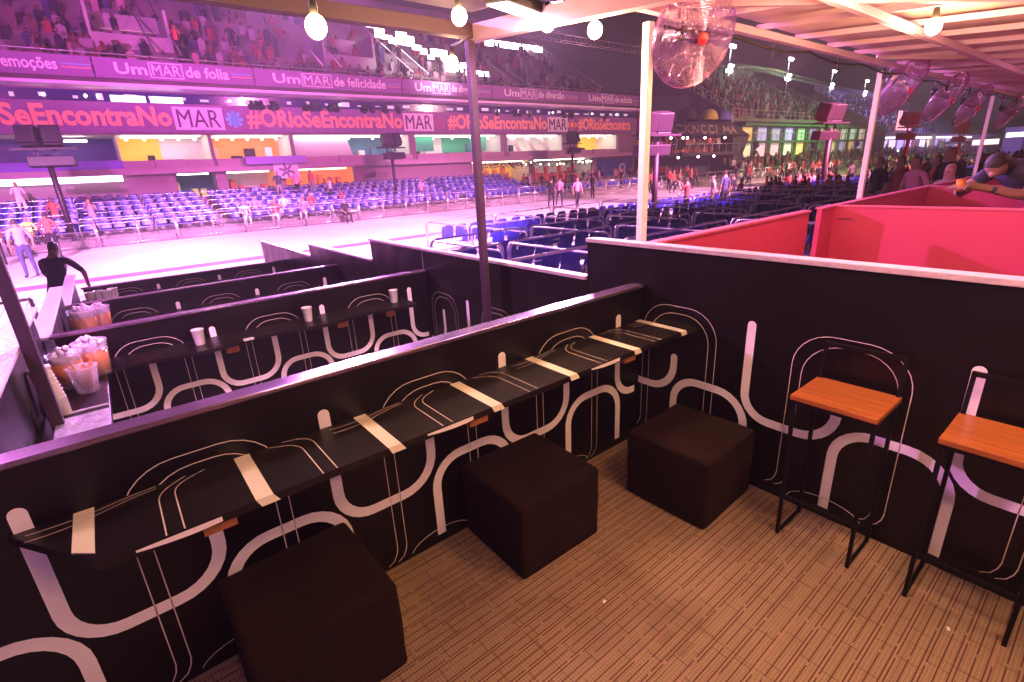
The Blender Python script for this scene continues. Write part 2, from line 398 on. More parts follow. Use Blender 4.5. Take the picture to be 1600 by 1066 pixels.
# ------------------------------------------------------------------ box partitions with printed loops
XL, XR = -.43, 2.36
def art(mb, fn, s0, s1, dz=0, top=1.2, zbase=0):
    """the printed pattern in wall coordinates (s to the right, t up); clipped by simple range"""
    P = .84; W = .043
    k0 = int(math.floor((s0+.36)/P))-1; k1 = int(math.ceil((s1+.36)/P))+1
    def clip(path):
        runs = []; cur = []
        q = []
        for i in range(len(path)-1):
            a, b = path[i], path[i+1]; n = max(1, int((b-a).length/.03))
            q += [a.lerp(b, j/n) for j in range(n)]
        q.append(path[-1])
        for p in q:
            if s0+.004 < p.x < s1-.004 and zbase+.012 < p.y < top-.01: cur.append(p)
            else:
                if len(cur) > 1: runs.append(cur)
                cur = []
        if len(cur) > 1: runs.append(cur)
        return runs, q
    def put(path, wd, cap=False):
        runs, q = clip(path)
        for r_ in runs: mb.ribbon(r_, wd, fn, cap and (r_[0]-path[0]).length < .01, cap and (r_[-1]-path[-1]).length < .01)
    for k in range(k0, k1+1):
        b = -.365 + k*P; mb.m = 1
        put(rounded([(b, .82+dz), (b, .335+dz, .13), (b+.42, .335+dz, .15), (b+.42, .66+dz*(-1.4 if dz == .05 else 1))]), W, True)
        put(rounded([(b+.42+.01, -.02), (b+.42+.01, .425+dz, .14), (b+.84+.01, .425+dz, .16), (b+.85, -.02)]), W)
        mb.m = 2
        a0 = -.16 + k*P
        for ins in (0, .045):
            put(rounded([(a0+ins, .09+dz), (a0+ins, .84+dz-ins*.9, .16), (a0+.46-ins, .84+dz-ins*.9, .17-ins*.5), (a0+.46-ins, .09+dz)]), .0032)
            for e in (a0+ins, a0+.46-ins):
                put([Vector((e, .09+dz)), Vector((e-.006, .06+dz)), Vector((e-.022, .03+dz)), Vector((e-.05, .014+dz))], .004)
        put([Vector((a0+.225+.165*math.cos(math.pi*(1-j/12)), .0+dz*.5+.075*math.sin(math.pi*j/12))) for j in range(13)], .004)
    mb.m = 0
def panel_front(name, y, z0, z1, x0, x1, label, artz, face_y_rail, dz=0, railmat='rail', group=None):
    """partition parallel to the avenue: art on the side that faces the camera"""
    root = empty(name, ((x0+x1)/2, y, z0), 0, label, 'partition', group)
    mb = MB(); mb.box(x0, x1, y-.018, y+.018, z0-.1, z1-.012)
    art(mb, lambda s, t: (s, y-.0195, z0+t), x0, x1, dz=dz, top=z1-z0-.02)
    o = mb.build('panel', ['vinyl', 'print', 'line']); o.parent = root; o.location = -root.location
    rb = MB(); rb.box(x0-.02, x1, y-.035, y+.05, z1-.012, z1+.006)
    o = rb.build('top_rail', railmat, bevel=.004); o.parent = root; o.location = -root.location
    return root
def panel_side(name, x, y0, y1, z0, z1, label, dz=.05, railmat='railw', mats=('vinyl', 'print', 'line'), with_art=True, group=None, off=0):
    root = empty(name, (x, (y0+y1)/2, z0), 0, label, 'partition', group)
    mb = MB(); mb.box(x, x+.03, y0, y1, z0-.1, z1-.018)
    if with_art: art(mb, lambda s, t: (x-.002, -s, z0+t), -y1, -y0, dz=dz, top=z1-z0-.03) if off == 0 else art(mb, lambda s, t: (x-.002, off-s, z0+t), off-y1, off-y0, dz=dz, top=z1-z0-.03)
    o = mb.build('panel', list(mats)); o.parent = root; o.location = -root.location
    rb = MB(); n = 1
    rb.box(x-.018, x+.062, y0, y1, z1-.018, z1+.006)
    o = rb.build('top_rail', railmat, bevel=.003); o.parent = root; o.location = -root.location
    return root
# side wall art: bar left edge at y=1.11 -> s=-1.11 ; pattern bar at -.365+k*.84 => shift so that s=-1.10 is a bar
def side(name, x, y0, y1, z0, z1, label, **k):
    return panel_side(name, x, y0, y1, z0, z1, label, off=.0 + (-.365+.84*0) + 1.10 - 0, **k)
front1 = panel_front('front_partition', 1.78, 0, .975, XL-1.2, XR-.002, 'black partition with looping white print behind the striped table nearest the camera', 0, 0)
side('side_partition', XR, -2.2, 2.19, 0, 1.21, 'tall black side wall with looping print behind the bar stools')
front2 = panel_front('front_partition', 4.33, -.22, .755, XL+.02, 1.985+.37, 'black front partition of the second box, behind the long table with three cups', 0, 0)
front3 = panel_front('front_partition', 6.75, -.44, .54, XL+.02, XR-.002, 'black front partition of the third box down towards the avenue', 0, 0)
front4 = panel_front('front_partition', 9.35, -.6, .325, XL+.02, XR-.002, 'farthest black front partition, lowest box beside the avenue', 0, 0)
side('side_partition', XR, 2.195, 5.56, -.44, .965, 'black side wall with pale taped top edge behind the dark pole', dz=.17)
side('side_partition', XR, 5.565, 7.84, -.6, .73, 'third black side wall, one step lower than the one behind the dark pole', dz=.1)
side('side_partition', XR, 7.845, 10.8, AZ, .55, 'farthest and lowest black side wall near the avenue', dz=.05, with_art=False)
M['seam'] = mat('seam_tape', (.30, .26, .24), .5)
def fix(name, m, boxes, par_label, grp):
    for i, bx in enumerate(boxes):
        mb = MB(); mb.box(*bx); tag(mb.build(name, m), par_label, 'wall seam', grp)
fix('wall_seam', 'seam', [(XR-.0025, XR-.001, 4.352, 4.358, .28, .93)], 'thin pale vertical seam in the black side wall behind the dark pole', 'seams')
fix('wall_seam', 'vinyl', [(XR-.003, XR-.0005, -.1, -.096, .0, 1.17)], 'vertical joint in the tall black side wall at the right', 'seams')
# left low walls with wide pale rails
for (y0, y1, z1, lab) in ((1.83, 4.3, .97, 'left wall of the second box with a wide pale rail beside the ice buckets'),
                          (4.37, 6.72, .75, 'left wall of the third box with a wide white rail'),
                          (6.79, 9.3, .54, 'small left wall of the lowest box where the man in black leans')):
    root = empty('left_partition', (XL-.06, (y0+y1)/2, z1-1), 0, lab, 'partition', 'left walls of the boxes')
    mb = MB(); mb.box(XL-.08, XL-.04, y0, y1, z1-1.2, z1-.02); o = mb.build('panel', 'vinyl'); o.parent = root; o.location = -root.location
    mb = MB(); mb.box(XL-.11, XL+.0, y0, y1, z1-.02, z1); o = mb.build('top_rail', 'railw', bevel=.004); o.parent = root; o.location = -root.location

# ------------------------------------------------------------------ tables
def striped_table():
    T = .768; yb = 1.76; yf = 1.455
    root = empty('wall_table', (1, 1.6, T), 0, 'long black wall table with cream cross stripes and thin white loops, nearest the camera', 'table')
    def pt(o): o.parent = root; o.location = -root.location; return o
    mb = MB(); pl = [(-.40, yb), (XR-.004, yb), (XR-.004, yf), (-.20, yf)]
    n = 4; mb.add([(x, y, T) for x, y in pl]+[(x, y, T-.026) for x, y in pl], [(0, 1, 2, 3), (7, 6, 5, 4)]+[(i, (i+1) % n, n+(i+1) % n, n+i) for i in range(n)])
    mb.m = 1; fn = lambda s, t: (s, t, T+.0022)
    def wrap(x, wd):   # stripe folded over the front edge
        ye = yf if x > -.2 else yf + (-.2-x)/.2*.305
        sk = .0
        mb.add([(x-wd/2, yb-.002, T+.0022), (x+wd/2, yb-.002, T+.0022), (x+wd/2, ye-.003, T+.0022), (x-wd/2, ye-.003 if x > -.2 else ye+.04, T+.0022)], [(0, 1, 2, 3)])
        y2 = ye-.0035; dxx = .03
        mb.add([(x-wd/2, y2 if x > -.2 else ye+.036, T+.0022), (x+wd/2, y2, T+.0022), (x+wd/2+.016, y2-.001, T-.024), (x-wd/2+.012, y2-.001 if x > -.2 else ye+.02, T-.024)], [(0, 1, 2, 3)])
    for i, x in enumerate((-.235, .185, .605, 1.045, 1.475, 1.925, 2.325)): wrap(x, .048)
    mb.m = 2
    for i in range(4):
        o = i*.862
        if i < 4:
            # pair that bends right at the back (cells 0,2,4) 
            for dx, in ((0,), (.042,)):
                if -.06+o+dx < XR-.1: mb.ribbon(rounded([(-.06+o+dx, yf), (-.06+o+dx, yb-.06+dx*.3, .05), (.02+o+dx*1.3, yb-.004)]) , .0036, fn)
            for dx in (0, .045):
                if .36+o+dx < XR-.05: mb.ribbon(rounded([(.36+o+dx, yf), (.36+o+dx, yb-.055+dx*.6, .06), (.27+o+dx, yb-.012+dx*.2)]), .0036, fn)
            # flowing tails towards the back edge
            a = -.385+o if i else -.36
            for dd in (0, .035):
                pth = [Vector((a+.0+t*.30, yb-.035-dd+.028*math.sin(min(1, t*1.1)*math.pi*.5)**3*(1+dd*20) - .01*math.sin(t*math.pi))) for t in [j/12 for j in range(13)]]
                pth = [p for p in pth if p.x < XR-.02 and p.y < yb-.003]
                if len(pth) > 1: mb.ribbon(pth, .0034, fn)
    fe = lambda s, t: (s, yf-.0035, t)
    mb.m = 3
    for i in range(3):
        o = i*.862
        n = 10; up = [(-.13+o+.20*j/n, T-.004) for j in range(n+1)]; lo = [(-.13+o+.20*j/n, T-.004-.018*math.sin(math.pi*min(1, j/n*.55+.12))) for j in range(n+1)]
        mb.add([fe(*p) for p in up]+[fe(*p) for p in lo], [(j, j+1, n+2+j, n+1+j) for j in range(n)])
    pt(mb.build('tabletop', ['ttop', 'cream', 'line', 'print']))
    for i, x in enumerate((.02, .93, 1.86)):
        mb = MB(); mb.box(x, x+.085, yf+.02, yb-.01, T-.062, T-.027); pt(mb.build('bracket', 'woodb'))
    return root
striped_table()
def plain_table(y, T, x0, x1, label, depth=.30, bulge=True, white_left=False):
    root = empty('wall_table', ((x0+x1)/2, y-.15, T), 0, label, 'table', 'plain black wall tables of the lower boxes')
    yb = y-.02
    pts = [(x0, yb), (x1, yb)]
    n = 40
    for i in range(n+1):
        x = x1+(x0-x1)*i/n
        pts.append((x, yb-depth+.035*math.cos((x+.05)*2*math.pi/.84) if bulge else yb-depth))
    N = len(pts); mb = MB()
    mb.add([(a, b, T) for a, b in pts]+[(a, b, T-.025) for a, b in pts], [tuple(range(N)), tuple(range(2*N-1, N-1, -1))]+[(i, (i+1) % N, N+(i+1) % N, N+i) for i in range(N)])
    o = mb.build('tabletop', 'ttop'); o.parent = root; o.location = -root.location
    for x in (x0+.7, x0+1.55, x1-.25):
        mb = MB(); mb.box(x, x+.085, yb-depth+.10, yb-depth+.13, T-.10, T-.026); mb.box(x+.03, x+.055, yb-depth+.13, yb-.002, T-.06, T-.026)
        o = mb.build('bracket', 'woodb'); o.parent = root; o.location = -root.location
    return root
plain_table(4.33, .54, XL+.242, XR-.3, 'long plain black wall table in the second box holding white cups')
plain_table(6.75, .32, XL+.242, XR-.3, 'plain black wall table in the third box, farther from the camera')
plain_table(9.35, .16, XL+.242, XR-.3, 'plain black wall table of the lowest box nearest the avenue')
# deep serving counters in the left corners
def counter(y, T, label):
    root = empty('corner_counter', (XL+.3, y-.5, T), 0, label, 'counter', 'corner counters with drinks')
    mb = MB(); mb.box(XL-.03, XL+.24, y-1.4, y-.02, T-.04, T)
    o = mb.build('countertop', 'ttop', bevel=.004); o.parent = root; o.location = -root.location
    mb = MB(); mb.box(XL+.02, XL+.235, y-1.38, y-1.08, T+.001, T+.012); mb.box(XL+.02, XL+.235, y-1.0, y-.975, T+.001, T+.006)
    o = mb.build('foil_tray', 'silver'); o.parent = root; o.location = -root.location
    return root
counter(4.33, .54, 'black corner counter with foil tray, cups and drink tubs in the second box')
counter(6.75, .32, 'corner counter with a drink tub in the third box, behind the second')
counter(9.35, .16, 'small corner counter in the lowest box next to the man in black')

# cups
def make_cup():
    mb = MB(); mb.lathe([(.026, 0), (.028, .004), (.036, .088), (.0385, .09), (.0385, .094), (.034, .094), (.027, .01), (.001, .008)], n=20)
    return mb.build('paper_cup', 'cup')
cup = None
for i, (x, y, lab) in enumerate(((.365, 4.16, 'leftmost of the three white paper cups on the long lower table'),
                                 (1.15, 4.17, 'white paper cup in the middle of the long lower table'),
                                 (1.93, 4.18, 'white paper cup nearest the right end of the long lower table'))):
    if cup is None: cup = make_cup(); c_ = cup
    else: c_ = dup(cup)
    c_.location = (x, y, .541); c_.scale = (1.1, 1.1, 1.25); tag(c_, lab, 'cup', 'paper cups on the lower table')
# stack of clear cups
def cup_stack(x, y, z, label):
    root = empty('cup_stack', (x, y, z), 0, label, 'cup stack')
    mb = MB()
    for i in range(9): mb.lathe([(.036, i*.02), (.046, i*.02+.09), (.049, i*.02+.092)], n=16)
    mb.lathe([(.049, .25), (.05, .262), (.047, .27)], n=16)
    mb.build('cups', 'cup', root)
    return root
cup_stack(-.385, 3.36, .541, 'leaning tall stack of pale plastic cups at the near corner of the counter').rotation_euler = (R(-8), R(-8), 0)
def tub(x, y, z, label, s=1.0):
    root = empty('drink_tub', (x, y, z), 0, label, 'drink tub', 'tubs of iced tea on the corner counters'); root.scale = (s, s, s)
    mb = MB(); mb.lathe([(.065, 0), (.085, .20), (.09, .21), (.083, .21), (.062, .01)], n=20); mb.build('tub', 'plast', root)
    mb = MB(); mb.lathe([(.062, .012), (.078, .155), (.002, .155)], n=20); mb.build('drink', 'tea', root)
    mb = MB()
    for i in range(70):
        a = random.random()*6.28; r = .068*random.random()**.5
        mb.ball((r*math.cos(a), r*math.sin(a),   .15+random.random()*.12*(1-r/.1)), random.uniform(.012, .022), 6)
    mb.build('ice', 'ice', root)
    return root
tub(-.35, 3.84, .541, 'clear tub of amber drink heaped with ice, nearest the camera', 1.0)
tub(-.23, 3.98, .541, 'second clear tub of amber drink heaped with ice, right of the nearest one', 1.05)
tub(-.33, 6.1, .321, 'tub of reddish drink and ice on the counter of the third box', 1.3)
tub(-.22, 6.25, .321, 'smaller tub of drink and ice beside the one in the third box', 1.2)
def straw_glass(x, y, z):
    root = empty('straw_holder', (x, y, z), 0, 'clear plastic glass full of wooden stirrers beside the iced tubs', 'straw holder')
    mb = MB(); mb.lathe([(.05, 0), (.075, .15), (.077, .155), (.072, .155), (.047, .006)], n=18); mb.build('glass', 'plast', root)
    mb = MB()
    for i in range(14):
        a = random.random()*6.28; mb.tube([(.02*math.cos(a), .02*math.sin(a), .01), (.06*math.cos(a+.4), .06*math.sin(a+.4), .18)], .003, 5)
    mb.build('stirrers', 'woodb', root)
straw_glass(-.28, 3.66, .541)
for i, (x, y) in enumerate(((-.34, 9.0), (-.24, 9.05), (-.16, 8.95), (-.08, 9.08))):
    o = dup(cup, label='white cups crowded at the end of the lowest box', group='cups in the lowest box'); o.location = (x, y, .161); o.scale = (1.6, 1.6, 1.6)
# small white card on the second table edge
mb = MB(); mb.box(0, .07, 0, .035, 0, .012); tag(mb.build('white_clip', 'cup', loc=(.62, 3.985, .5405)), 'small white clip on the edge of the lower table', 'clip')

# ------------------------------------------------------------------ ottomans
def make_ottoman():
    bm = bmesh.new(); bmesh.ops.create_cube(bm, size=1)
    for v in bm.verts: v.co = Vector((v.co.x*.46, v.co.y*.45, v.co.z*.36+.18))
    bmesh.ops.bevel(bm, geom=[e for e in bm.edges], offset=.022, segments=4, affect='EDGES', profile=.6)
    bmesh.ops.subdivide_edges(bm, edges=[e for e in bm.edges if e.calc_length() > .2], cuts=6, use_grid_fill=True)
    for v in bm.verts:
        top = max(0, v.co.z-.28)/.08; d = (1-(v.co.x/.23)**2)*(1-(v.co.y/.225)**2)
        v.co.z += .012*top*max(0, d)
        if .06 < v.co.z < .31: v.co.x *= 1+.012*math.sin(v.co.z*17+v.co.y*9); v.co.y *= 1+.010*math.sin(v.co.z*14+v.co.x*11)
    for f in bm.faces: f.smooth = True
    me = bpy.data.meshes.new('ottoman'); bm.to_mesh(me); bm.free(); me.materials.append(M['fabric'])
    o = bpy.data.objects.new('ottoman', me); C.objects.link(o)
    md = o.modifiers.new('s', 'SUBSURF'); md.levels = 1; md.render_levels = 1
    mb = MB(); a, b_, r_ = .224, .219, .02; pts = []
    for cx, cy, t0 in ((1, 1, 0), (-1, 1, 90), (-1, -1, 180), (1, -1, 270)):
        for k in range(4): t = R(t0+k*30); pts.append((cx*(a-r_)+r_*math.cos(t), cy*(b_-r_)+r_*math.sin(t), .343))
    mb.tube(pts, .0035, 6, closed=True)
    for cx in (-1, 1):
        for cy in (-1, 1): mb.tube([(cx*(a-.004), cy*(b_-.004), .341), (cx*(a+.0), cy*(b_+.0), .2), (cx*(a-.004), cy*(b_-.004), .01)], .003, 5)
    mb.build('piping', 'fabric', o)
    return o
ot = reg(make_ottoman()); ot.location = (2.07, 1.21, 0); ot.rotation_euler = (0, 0, R(2))
tag(ot, 'black fabric cube ottoman in the corner against the side wall', 'ottoman', 'black cube ottomans')
o = dup(ot, (1.26, 1.53, 0), R(-1), 'middle black cube ottoman pushed under the striped table'); o = dup(ot, (.25, 1.52, 0), R(1), 'nearest black cube ottoman, left front of the picture')

# ------------------------------------------------------------------ bar stools
def make_stool():
    root = empty('bar_stool')
    W = .31; D = .275; H = .715     # x = depth (front at -x), y = width
    mb = MB(); mb.box(-D/2, D/2, -W/2, W/2, H-.022, H); mb.build('seat', 'wood', root, bevel=.003)
    t = .014; mb = MB()
    y = W/2-.012
    mb.box(-D/2+.01, D/2-.01, -y-t/2, -y+t/2, H-.04, H-.0225); mb.box(-D/2+.01, D/2-.01, y-t/2, y+t/2, H-.04, H-.0225)
    mb.box(-D/2+.01, -D/2+.028, -y+t/2+.001, y-t/2-.001, H-.04, H-.0225); mb.box(D/2-.028, D/2-.01, -y+t/2+.001, y-t/2-.001, H-.04, H-.0225)
    mb.build('seat_frame', 'steelblk', root)
    for sy in (-1, 1):
        mb = MB()
        mb.bar((-D/2+.02, sy*y, H-.041), (-D/2+.05, sy*y, 0), t)
        mb.build('front_leg', 'steelblk', root)
        mb = MB(); mb.bar((D/2-.02, sy*y, H-.041), (D/2+.0, sy*y, .0), t); mb.build('rear_leg', 'steelblk', root)
        mb = MB(); mb.box(-D/2+.045, D/2-.01, sy*y-t/2+.001, sy*y+t/2-.001, .001, t); mb.build('floor_bar', 'steelblk', root)
        mb = MB(); mb.bar((D/2-.01, sy*y, H-.04), (D/2+.01, sy*y, H+.145), t); mb.build('back_post', 'steelblk', root)
    mb = MB(); mb.box(D/2+.0, D/2+.02, -y-t/2, y+t/2, H+.146, H+.162); mb.build('back_rail', 'steelblk', root)
    mb = MB(); mb.box(-D/2+.035, -D/2+.050, -y+t/2+.001, y-t/2-.001, .20, .216); mb.build('footrest', 'steelblk', root)
    mb = MB(); mb.box(D/2-.02, D/2-.003, -y+t/2+.001, y-t/2-.001, .06, .078); mb.build('stretcher', 'steelblk', root)
    return root
st = make_stool(); reg(st); st.location = (2.18, .61, 0)
tag(st, 'slim black metal bar stool with orange wooden seat, the one fully in view', 'bar stool', 'bar stools along the side wall')
dup(st, (2.18, .125, 0), 0, 'black metal bar stool with orange wooden seat, cut off by the right picture edge')

# ------------------------------------------------------------------ red boxes on the right
def red_box(x0, x1, first):
    names = ('first red box, nearest', 'second red box', 'third red box')[first]
    zt = 1.21
    mb = MB(); 
    r = empty('red_partition', (x0, 1.8, 0), 0, 'red front partition of the %s' % names, 'partition', 'red partitions of the neighbouring boxes')
    xe = x1-.55
    mb.box(x0, xe if first == 0 else x1-.031, 1.76, 1.80, -.2, zt-.014)
    if first == 0: mb.box(x1-.30, x1-.031, 1.76, 1.80, -.2, zt-.014)
    o = mb.build('panel', 'red'); o.parent = r; o.location = -r.location
    mb = MB(); mb.box(x0, xe if first == 0 else x1-.031, 1.745, 1.815, zt-.014, zt)
    if first == 0: mb.box(x1-.30, x1-.031, 1.745, 1.815, zt-.014, zt)
    o = mb.build('top_rail', 'redtop'); o.parent = r; o.location = -r.location
    r = empty('red_partition', (x1, 0, 0), 0, 'long red side wall of the %s' % names, 'partition', 'red partitions of the neighbouring boxes')
    mb = MB(); mb.box(x1-.02, x1+.02, -2.2, 1.83, -.1, zt-.014); o = mb.build('panel', 'red'); o.parent = r; o.location = -r.location
    mb = MB(); mb.box(x1-.03, x1+.03, -2.2, 1.83, zt-.014, zt); o = mb.build('top_rail', 'redtop'); o.parent = r; o.location = -r.location
red_box(2.43, 5.1, 0); red_box(5.14, 7.95, 1); red_box(7.99, 10.9, 2)
mb = MB(); mb.box(10.93, 60, 1.76, 1.80, -.2, 1.18); tag(mb.build('red_partition', 'red'), 'long low red front partition running away in the distance', 'partition')
for i, x in enumerate((13.7, 16.5, 19.3)):
    mb = MB(); mb.box(-.02, .02, -2.2, 1.75, -.1, 1.19); o = mb.build('red_partition', 'red', loc=(x, 0, 0)); tag(o, 'distant thin red side wall, one of the last seen edge on at the right', 'partition', 'distant red side walls')
def latch(x, y, z):
    mb = MB(); mb.box(-.05, .05, -.004, .004, -.006, .006); mb.ball((.05, 0, 0), .009, 8); mb.lathe([(.008, -.006), (.008, .006)], (-.05, 0, 0), 8)
    o = mb.build('door_latch', 'chrome', loc=(x, y, z)); o.rotation_euler = (0, 0, R(90)); tag(o, 'small steel latch on the red side wall', 'latch')
latch(5.07, 1.66, 1.10)

# ------------------------------------------------------------------ roof structure
def rz(y): return 2.25+.09*y
pole_mb = MB()
def pole(x, y, z0, z1, m, label, w_=.052):
    r = empty('roof_pole', (x, y, z0), 0, label, 'pole', 'poles holding up the box roof')
    mb = MB(); mb.box(-w_/2, w_/2, -w_/2, w_/2, 0, z1-z0); mb.build('post', m, r, bevel=.003)
    mb = MB(); mb.box(-w_/2-.03, w_/2+.03, -w_/2-.03, w_/2+.03, -.001, .008); mb.build('base_plate', m, r)
    return r
pole(2.27, 3.2, -.22, 2.49, 'poleb', 'dark purple square pole standing in the second box')
pole(-.40, 3.2, -.6, 2.49, 'poleb', 'dark pole at the left edge of the picture beside the wide pale rail')
pole(2.56, 1.93, -.2, 2.36, 'polep', 'bright white square pole behind the corner of the side wall', .045)
pole(6.15, 1.92, -.2, 2.36, 'polep', 'second white pole, behind the red boxes', .045)
pole(11.2, 1.93, -.2, 2.36, 'polep', 'third white pole, farther along the red boxes', .045)
pole(16.6, 1.93, -.2, 2.36, 'polep', 'fourth pole, thin and distant under the roof', .045)
# canopy and roof
r = empty('roof_canopy', (1, 1, 2.5), 0, 'pale sheet canopy over the black boxes with a brown edge beam', 'canopy')
mb = MB(); v = [(-4, -2.5), (2.35, -2.5), (2.35, 3.26), (-4, 3.26)]
mb.add([(x, y, rz(y)+.14) for x, y in v]+[(x, y, rz(y)+.15) for x, y in v], [(0, 1, 2, 3), (7, 6, 5, 4), (0, 1, 5, 4), (1, 2, 6, 5), (2, 3, 7, 6), (3, 0, 4, 7)])
o = mb.build('sheet', 'canopy'); o.parent = r; o.location = -r.location
mb = MB(); mb.box(-4, 2.31, 3.16, 3.24, rz(3.2)-.035, rz(3.2)+.05); o = mb.build('edge_beam', 'beambr', bevel=.003); o.parent = r; o.location = -r.location
mb = MB(); mb.bar((2.31, 3.25, rz(3.25)), (2.31, -2.5, rz(-2.5)), .07, .1); o = mb.build('side_beam', 'beam'); o.parent = r; o.location = -r.location
r = empty('box_roof', (8, 0, 2.4), 0, 'pink lit roof of translucent sheets over the red boxes', 'roof')
mb = MB(); y0, y1 = -2.5, 2.05
for i in range(60):
    xa = 2.4+i*.62; xb = xa+.615
    v = [(xa, y0), (xb, y0), (xb, y1), (xa, y1)]; dz = .10+(i % 3)*.006
    mb.add([(x, y, rz(y)+dz) for x, y in v]+[(x, y, rz(y)+dz+.006) for x, y in v], [(0, 1, 2, 3), (7, 6, 5, 4), (0, 1, 5, 4), (1, 2, 6, 5), (2, 3, 7, 6), (3, 0, 4, 7)])
o = mb.build('sheets', 'roof'); o.parent = r; o.location = -r.location
for y, nm in ((1.93, 'eave_beam'), (1.22, 'inner_beam'), (.1, 'inner_beam'), (-1.3, 'inner_beam')):
    mb = MB(); mb.box(2.36, 39, y-.02, y+.02, rz(y)-.015, rz(y)+.03); o = mb.build(nm, 'beam', bevel=.002); o.parent = r; o.location = -r.location
mb = MB(); mb.box(2.36, 39, 2.03, 2.07, rz(2.0)+.02, rz(2.0)+.07); o = mb.build('gutter', 'beam'); o.parent = r; o.location = -r.location
k = 0
for i in range(60):
    x = 2.7+i*.6
    mb = MB(); mb.bar((x, 2.02, rz(2.02)+.066), (x, -2.5, rz(-2.5)+.066), .022, .035); o = mb.build('rafter', 'beam'); o.parent = r; o.location = -r.location
for i in range(9):
    x = 2.7+i*3.2
    mb = MB(); mb.bar((x, 1.9, rz(1.9)+.03), (x+2.6, -.9, rz(-.9)+.03), .03, .03); o = mb.build('brace', 'beam'); o.parent = r; o.location = -r.location
# bolts/cable along the eave
mb = MB(); pts = []
for i in range(90):
    x = 2.6+i*.2; pts.append((x, 1.86, rz(1.86)-.055-.035*abs(math.sin(x*math.pi/1.1))))
mb.tube(pts, .008, 5)
for i in range(16):
    x = 2.75+i*1.1; mb.box(x-.008, x+.008, 1.85, 1.87, rz(1.86)-.14, rz(1.86)-.045)
tag(mb.build('festoon_cable', 'cable'), 'black cable with hanging clips along the pink eave', 'cable')

# ------------------------------------------------------------------ bulbs
def make_bulb():
    root = empty('festoon_bulb')
    mb = MB(); mb.ball((0, 0, -.058), .041, 20, (1, 1, 1.1)); mb.build('globe', 'bulb', root)
    mb = MB(); mb.lathe([(.016, -.02), (.018, .02), (.012, .045), (.004, .05)], n=12); mb.build('socket', 'socket', root)
    return root
bulb = make_bulb(); reg(bulb)
BP = [(.86, 2.26, 2.28, 'glowing globe bulb over the left part of the stand, leftmost'), (1.76, 2.56, 2.49, 'glowing globe bulb just below the canopy edge, left of the dark pole'),
      (2.42, 2.19, 2.42, 'glowing globe bulb between the dark pole and the white pole'), (2.32, 2.47, 2.50, 'glowing globe bulb at the upper corner by the white flare above the beam'),
      (2.45, 3.7, 2.52, 'lowest glowing globe bulb, beyond the dark pole'), (4.1, 1.05, 2.38, 'large glowing globe bulb under the pink roof at the right'),
      (3.0, .95, 2.40, 'glowing globe bulb cut off by the top edge over the pink roof')]
for i, (x, y, z, lab) in enumerate(BP):
    o = bulb if i == 0 else dup(bulb)
    o.location = (x, y, z); tag(o, lab, 'light bulb', 'warm festoon bulbs under the roof')
    lamp('bulb_light', 'POINT', (x, y, z-.15), (14, 14, 45, 10, 10)[i] if i < 5 else 34, (1, .55, .28), size=.04)
def string(pts, sag, label):
    mb = MB(); out = []
    for a, b in zip(pts, pts[1:]):
        a = Vector(a); b = Vector(b)
        for j in range(10): t = j/10; p = a.lerp(b, t); p.z -= sag*4*t*(1-t); out.append(p)
    out.append(Vector(pts[-1])); mb.tube(out, .006, 5)
    tag(mb.build('bulb_cable', 'cable'), label, 'cable', 'cables that carry the festoon bulbs')
string([(.5, 2.6, 2.42), (.86, 2.26, 2.33), (1.3, 2.3, 2.5)], .02, 'short bulb cable under the canopy over the left part of the stand')
string([(1.3, 2.3, 2.5), (1.76, 2.56, 2.54), (2.32, 2.47, 2.55), (2.42, 2.19, 2.47), (3.0, 1.95, 2.5)], .02, 'bulb cable that crosses above the dark pole to the white pole')
string([(2.3, 3.2, 2.55), (2.45, 3.7, 2.57)], .01, 'short cable out to the lowest bulb beyond the dark pole')
# extra unseen bulbs added above and behind the viewer to light the carpet and stools
for i, (x, y, p) in enumerate(((1.75, .15, 52), (.9, -.5, 44), (2.0, -1.3, 40), (.1, .35, 10))):
    o = dup(bulb, label='extra warm bulb added above the nearest box, out of view'); o.location = (x, y, rz(y)-.0); o['group'] = 'bulbs above the nearest box'
    lamp('bulb_light', 'POINT', (x, y, rz(y)-.13), p, (1, .52, .24), size=.05)

# floodlights clamped under the canopy edge, their spots aimed out over the lower boxes
def clamp_flood(x, y, z, p, col, tgt, label, ang=120):
    root = empty('clamp_floodlight', (x, y, z), 0, label, 'floodlight', 'floodlights clamped under the canopy')
    d = (Vector(tgt)-Vector((x, y, z))); root.rotation_euler = d.to_track_quat('-Z', 'Y').to_euler()
    mb = MB(); mb.box(-.17, .17, -.08, .08, -.02, .04); mb.build('housing', 'blackm', root, bevel=.008)
    mb = MB(); mb.box(-.16, .16, -.07, .07, -.024, -.021); mb.build('lens', 'floodp', root)
    n = d.normalized()
    lamp('flood_light', 'SPOT', Vector((x, y, z))+n*.05, p, col, (x+.2, y+3.2, -.3), .07, 84, .5)
clamp_flood(.72, 2.5, rz(2.5)+.04, 160, (1, .45, 1), (.7, 2.6, .2), 'floodlight under the canopy, left of the dark pole')
clamp_flood(2.1, 2.5, rz(2.5)+.04, 110, (1, .5, .95), (2.05, 2.7, .2), 'floodlight under the canopy, close to the dark pole')
clamp_flood(-1.2, 2.6, rz(2.6)+.04, 420, (1, .35, 1), (-.3, 4.2, .2), 'floodlight under the canopy, above the left wall')
root = empty('unseen_wash_light', (-1.3, -.9, 1.95), 0, 'violet wash light added behind the viewer, out of view', 'wash light')  # unseen violet light added to turn the printed strokes lilac
mb = MB(); mb.box(-.1, .1, -.1, .1, .0, .12); mb.build('housing', 'blackm', root)
mb = MB(); mb.box(-.09, .09, -.09, .09, -.004, -.001); mb.build('lens', 'floodp', root)
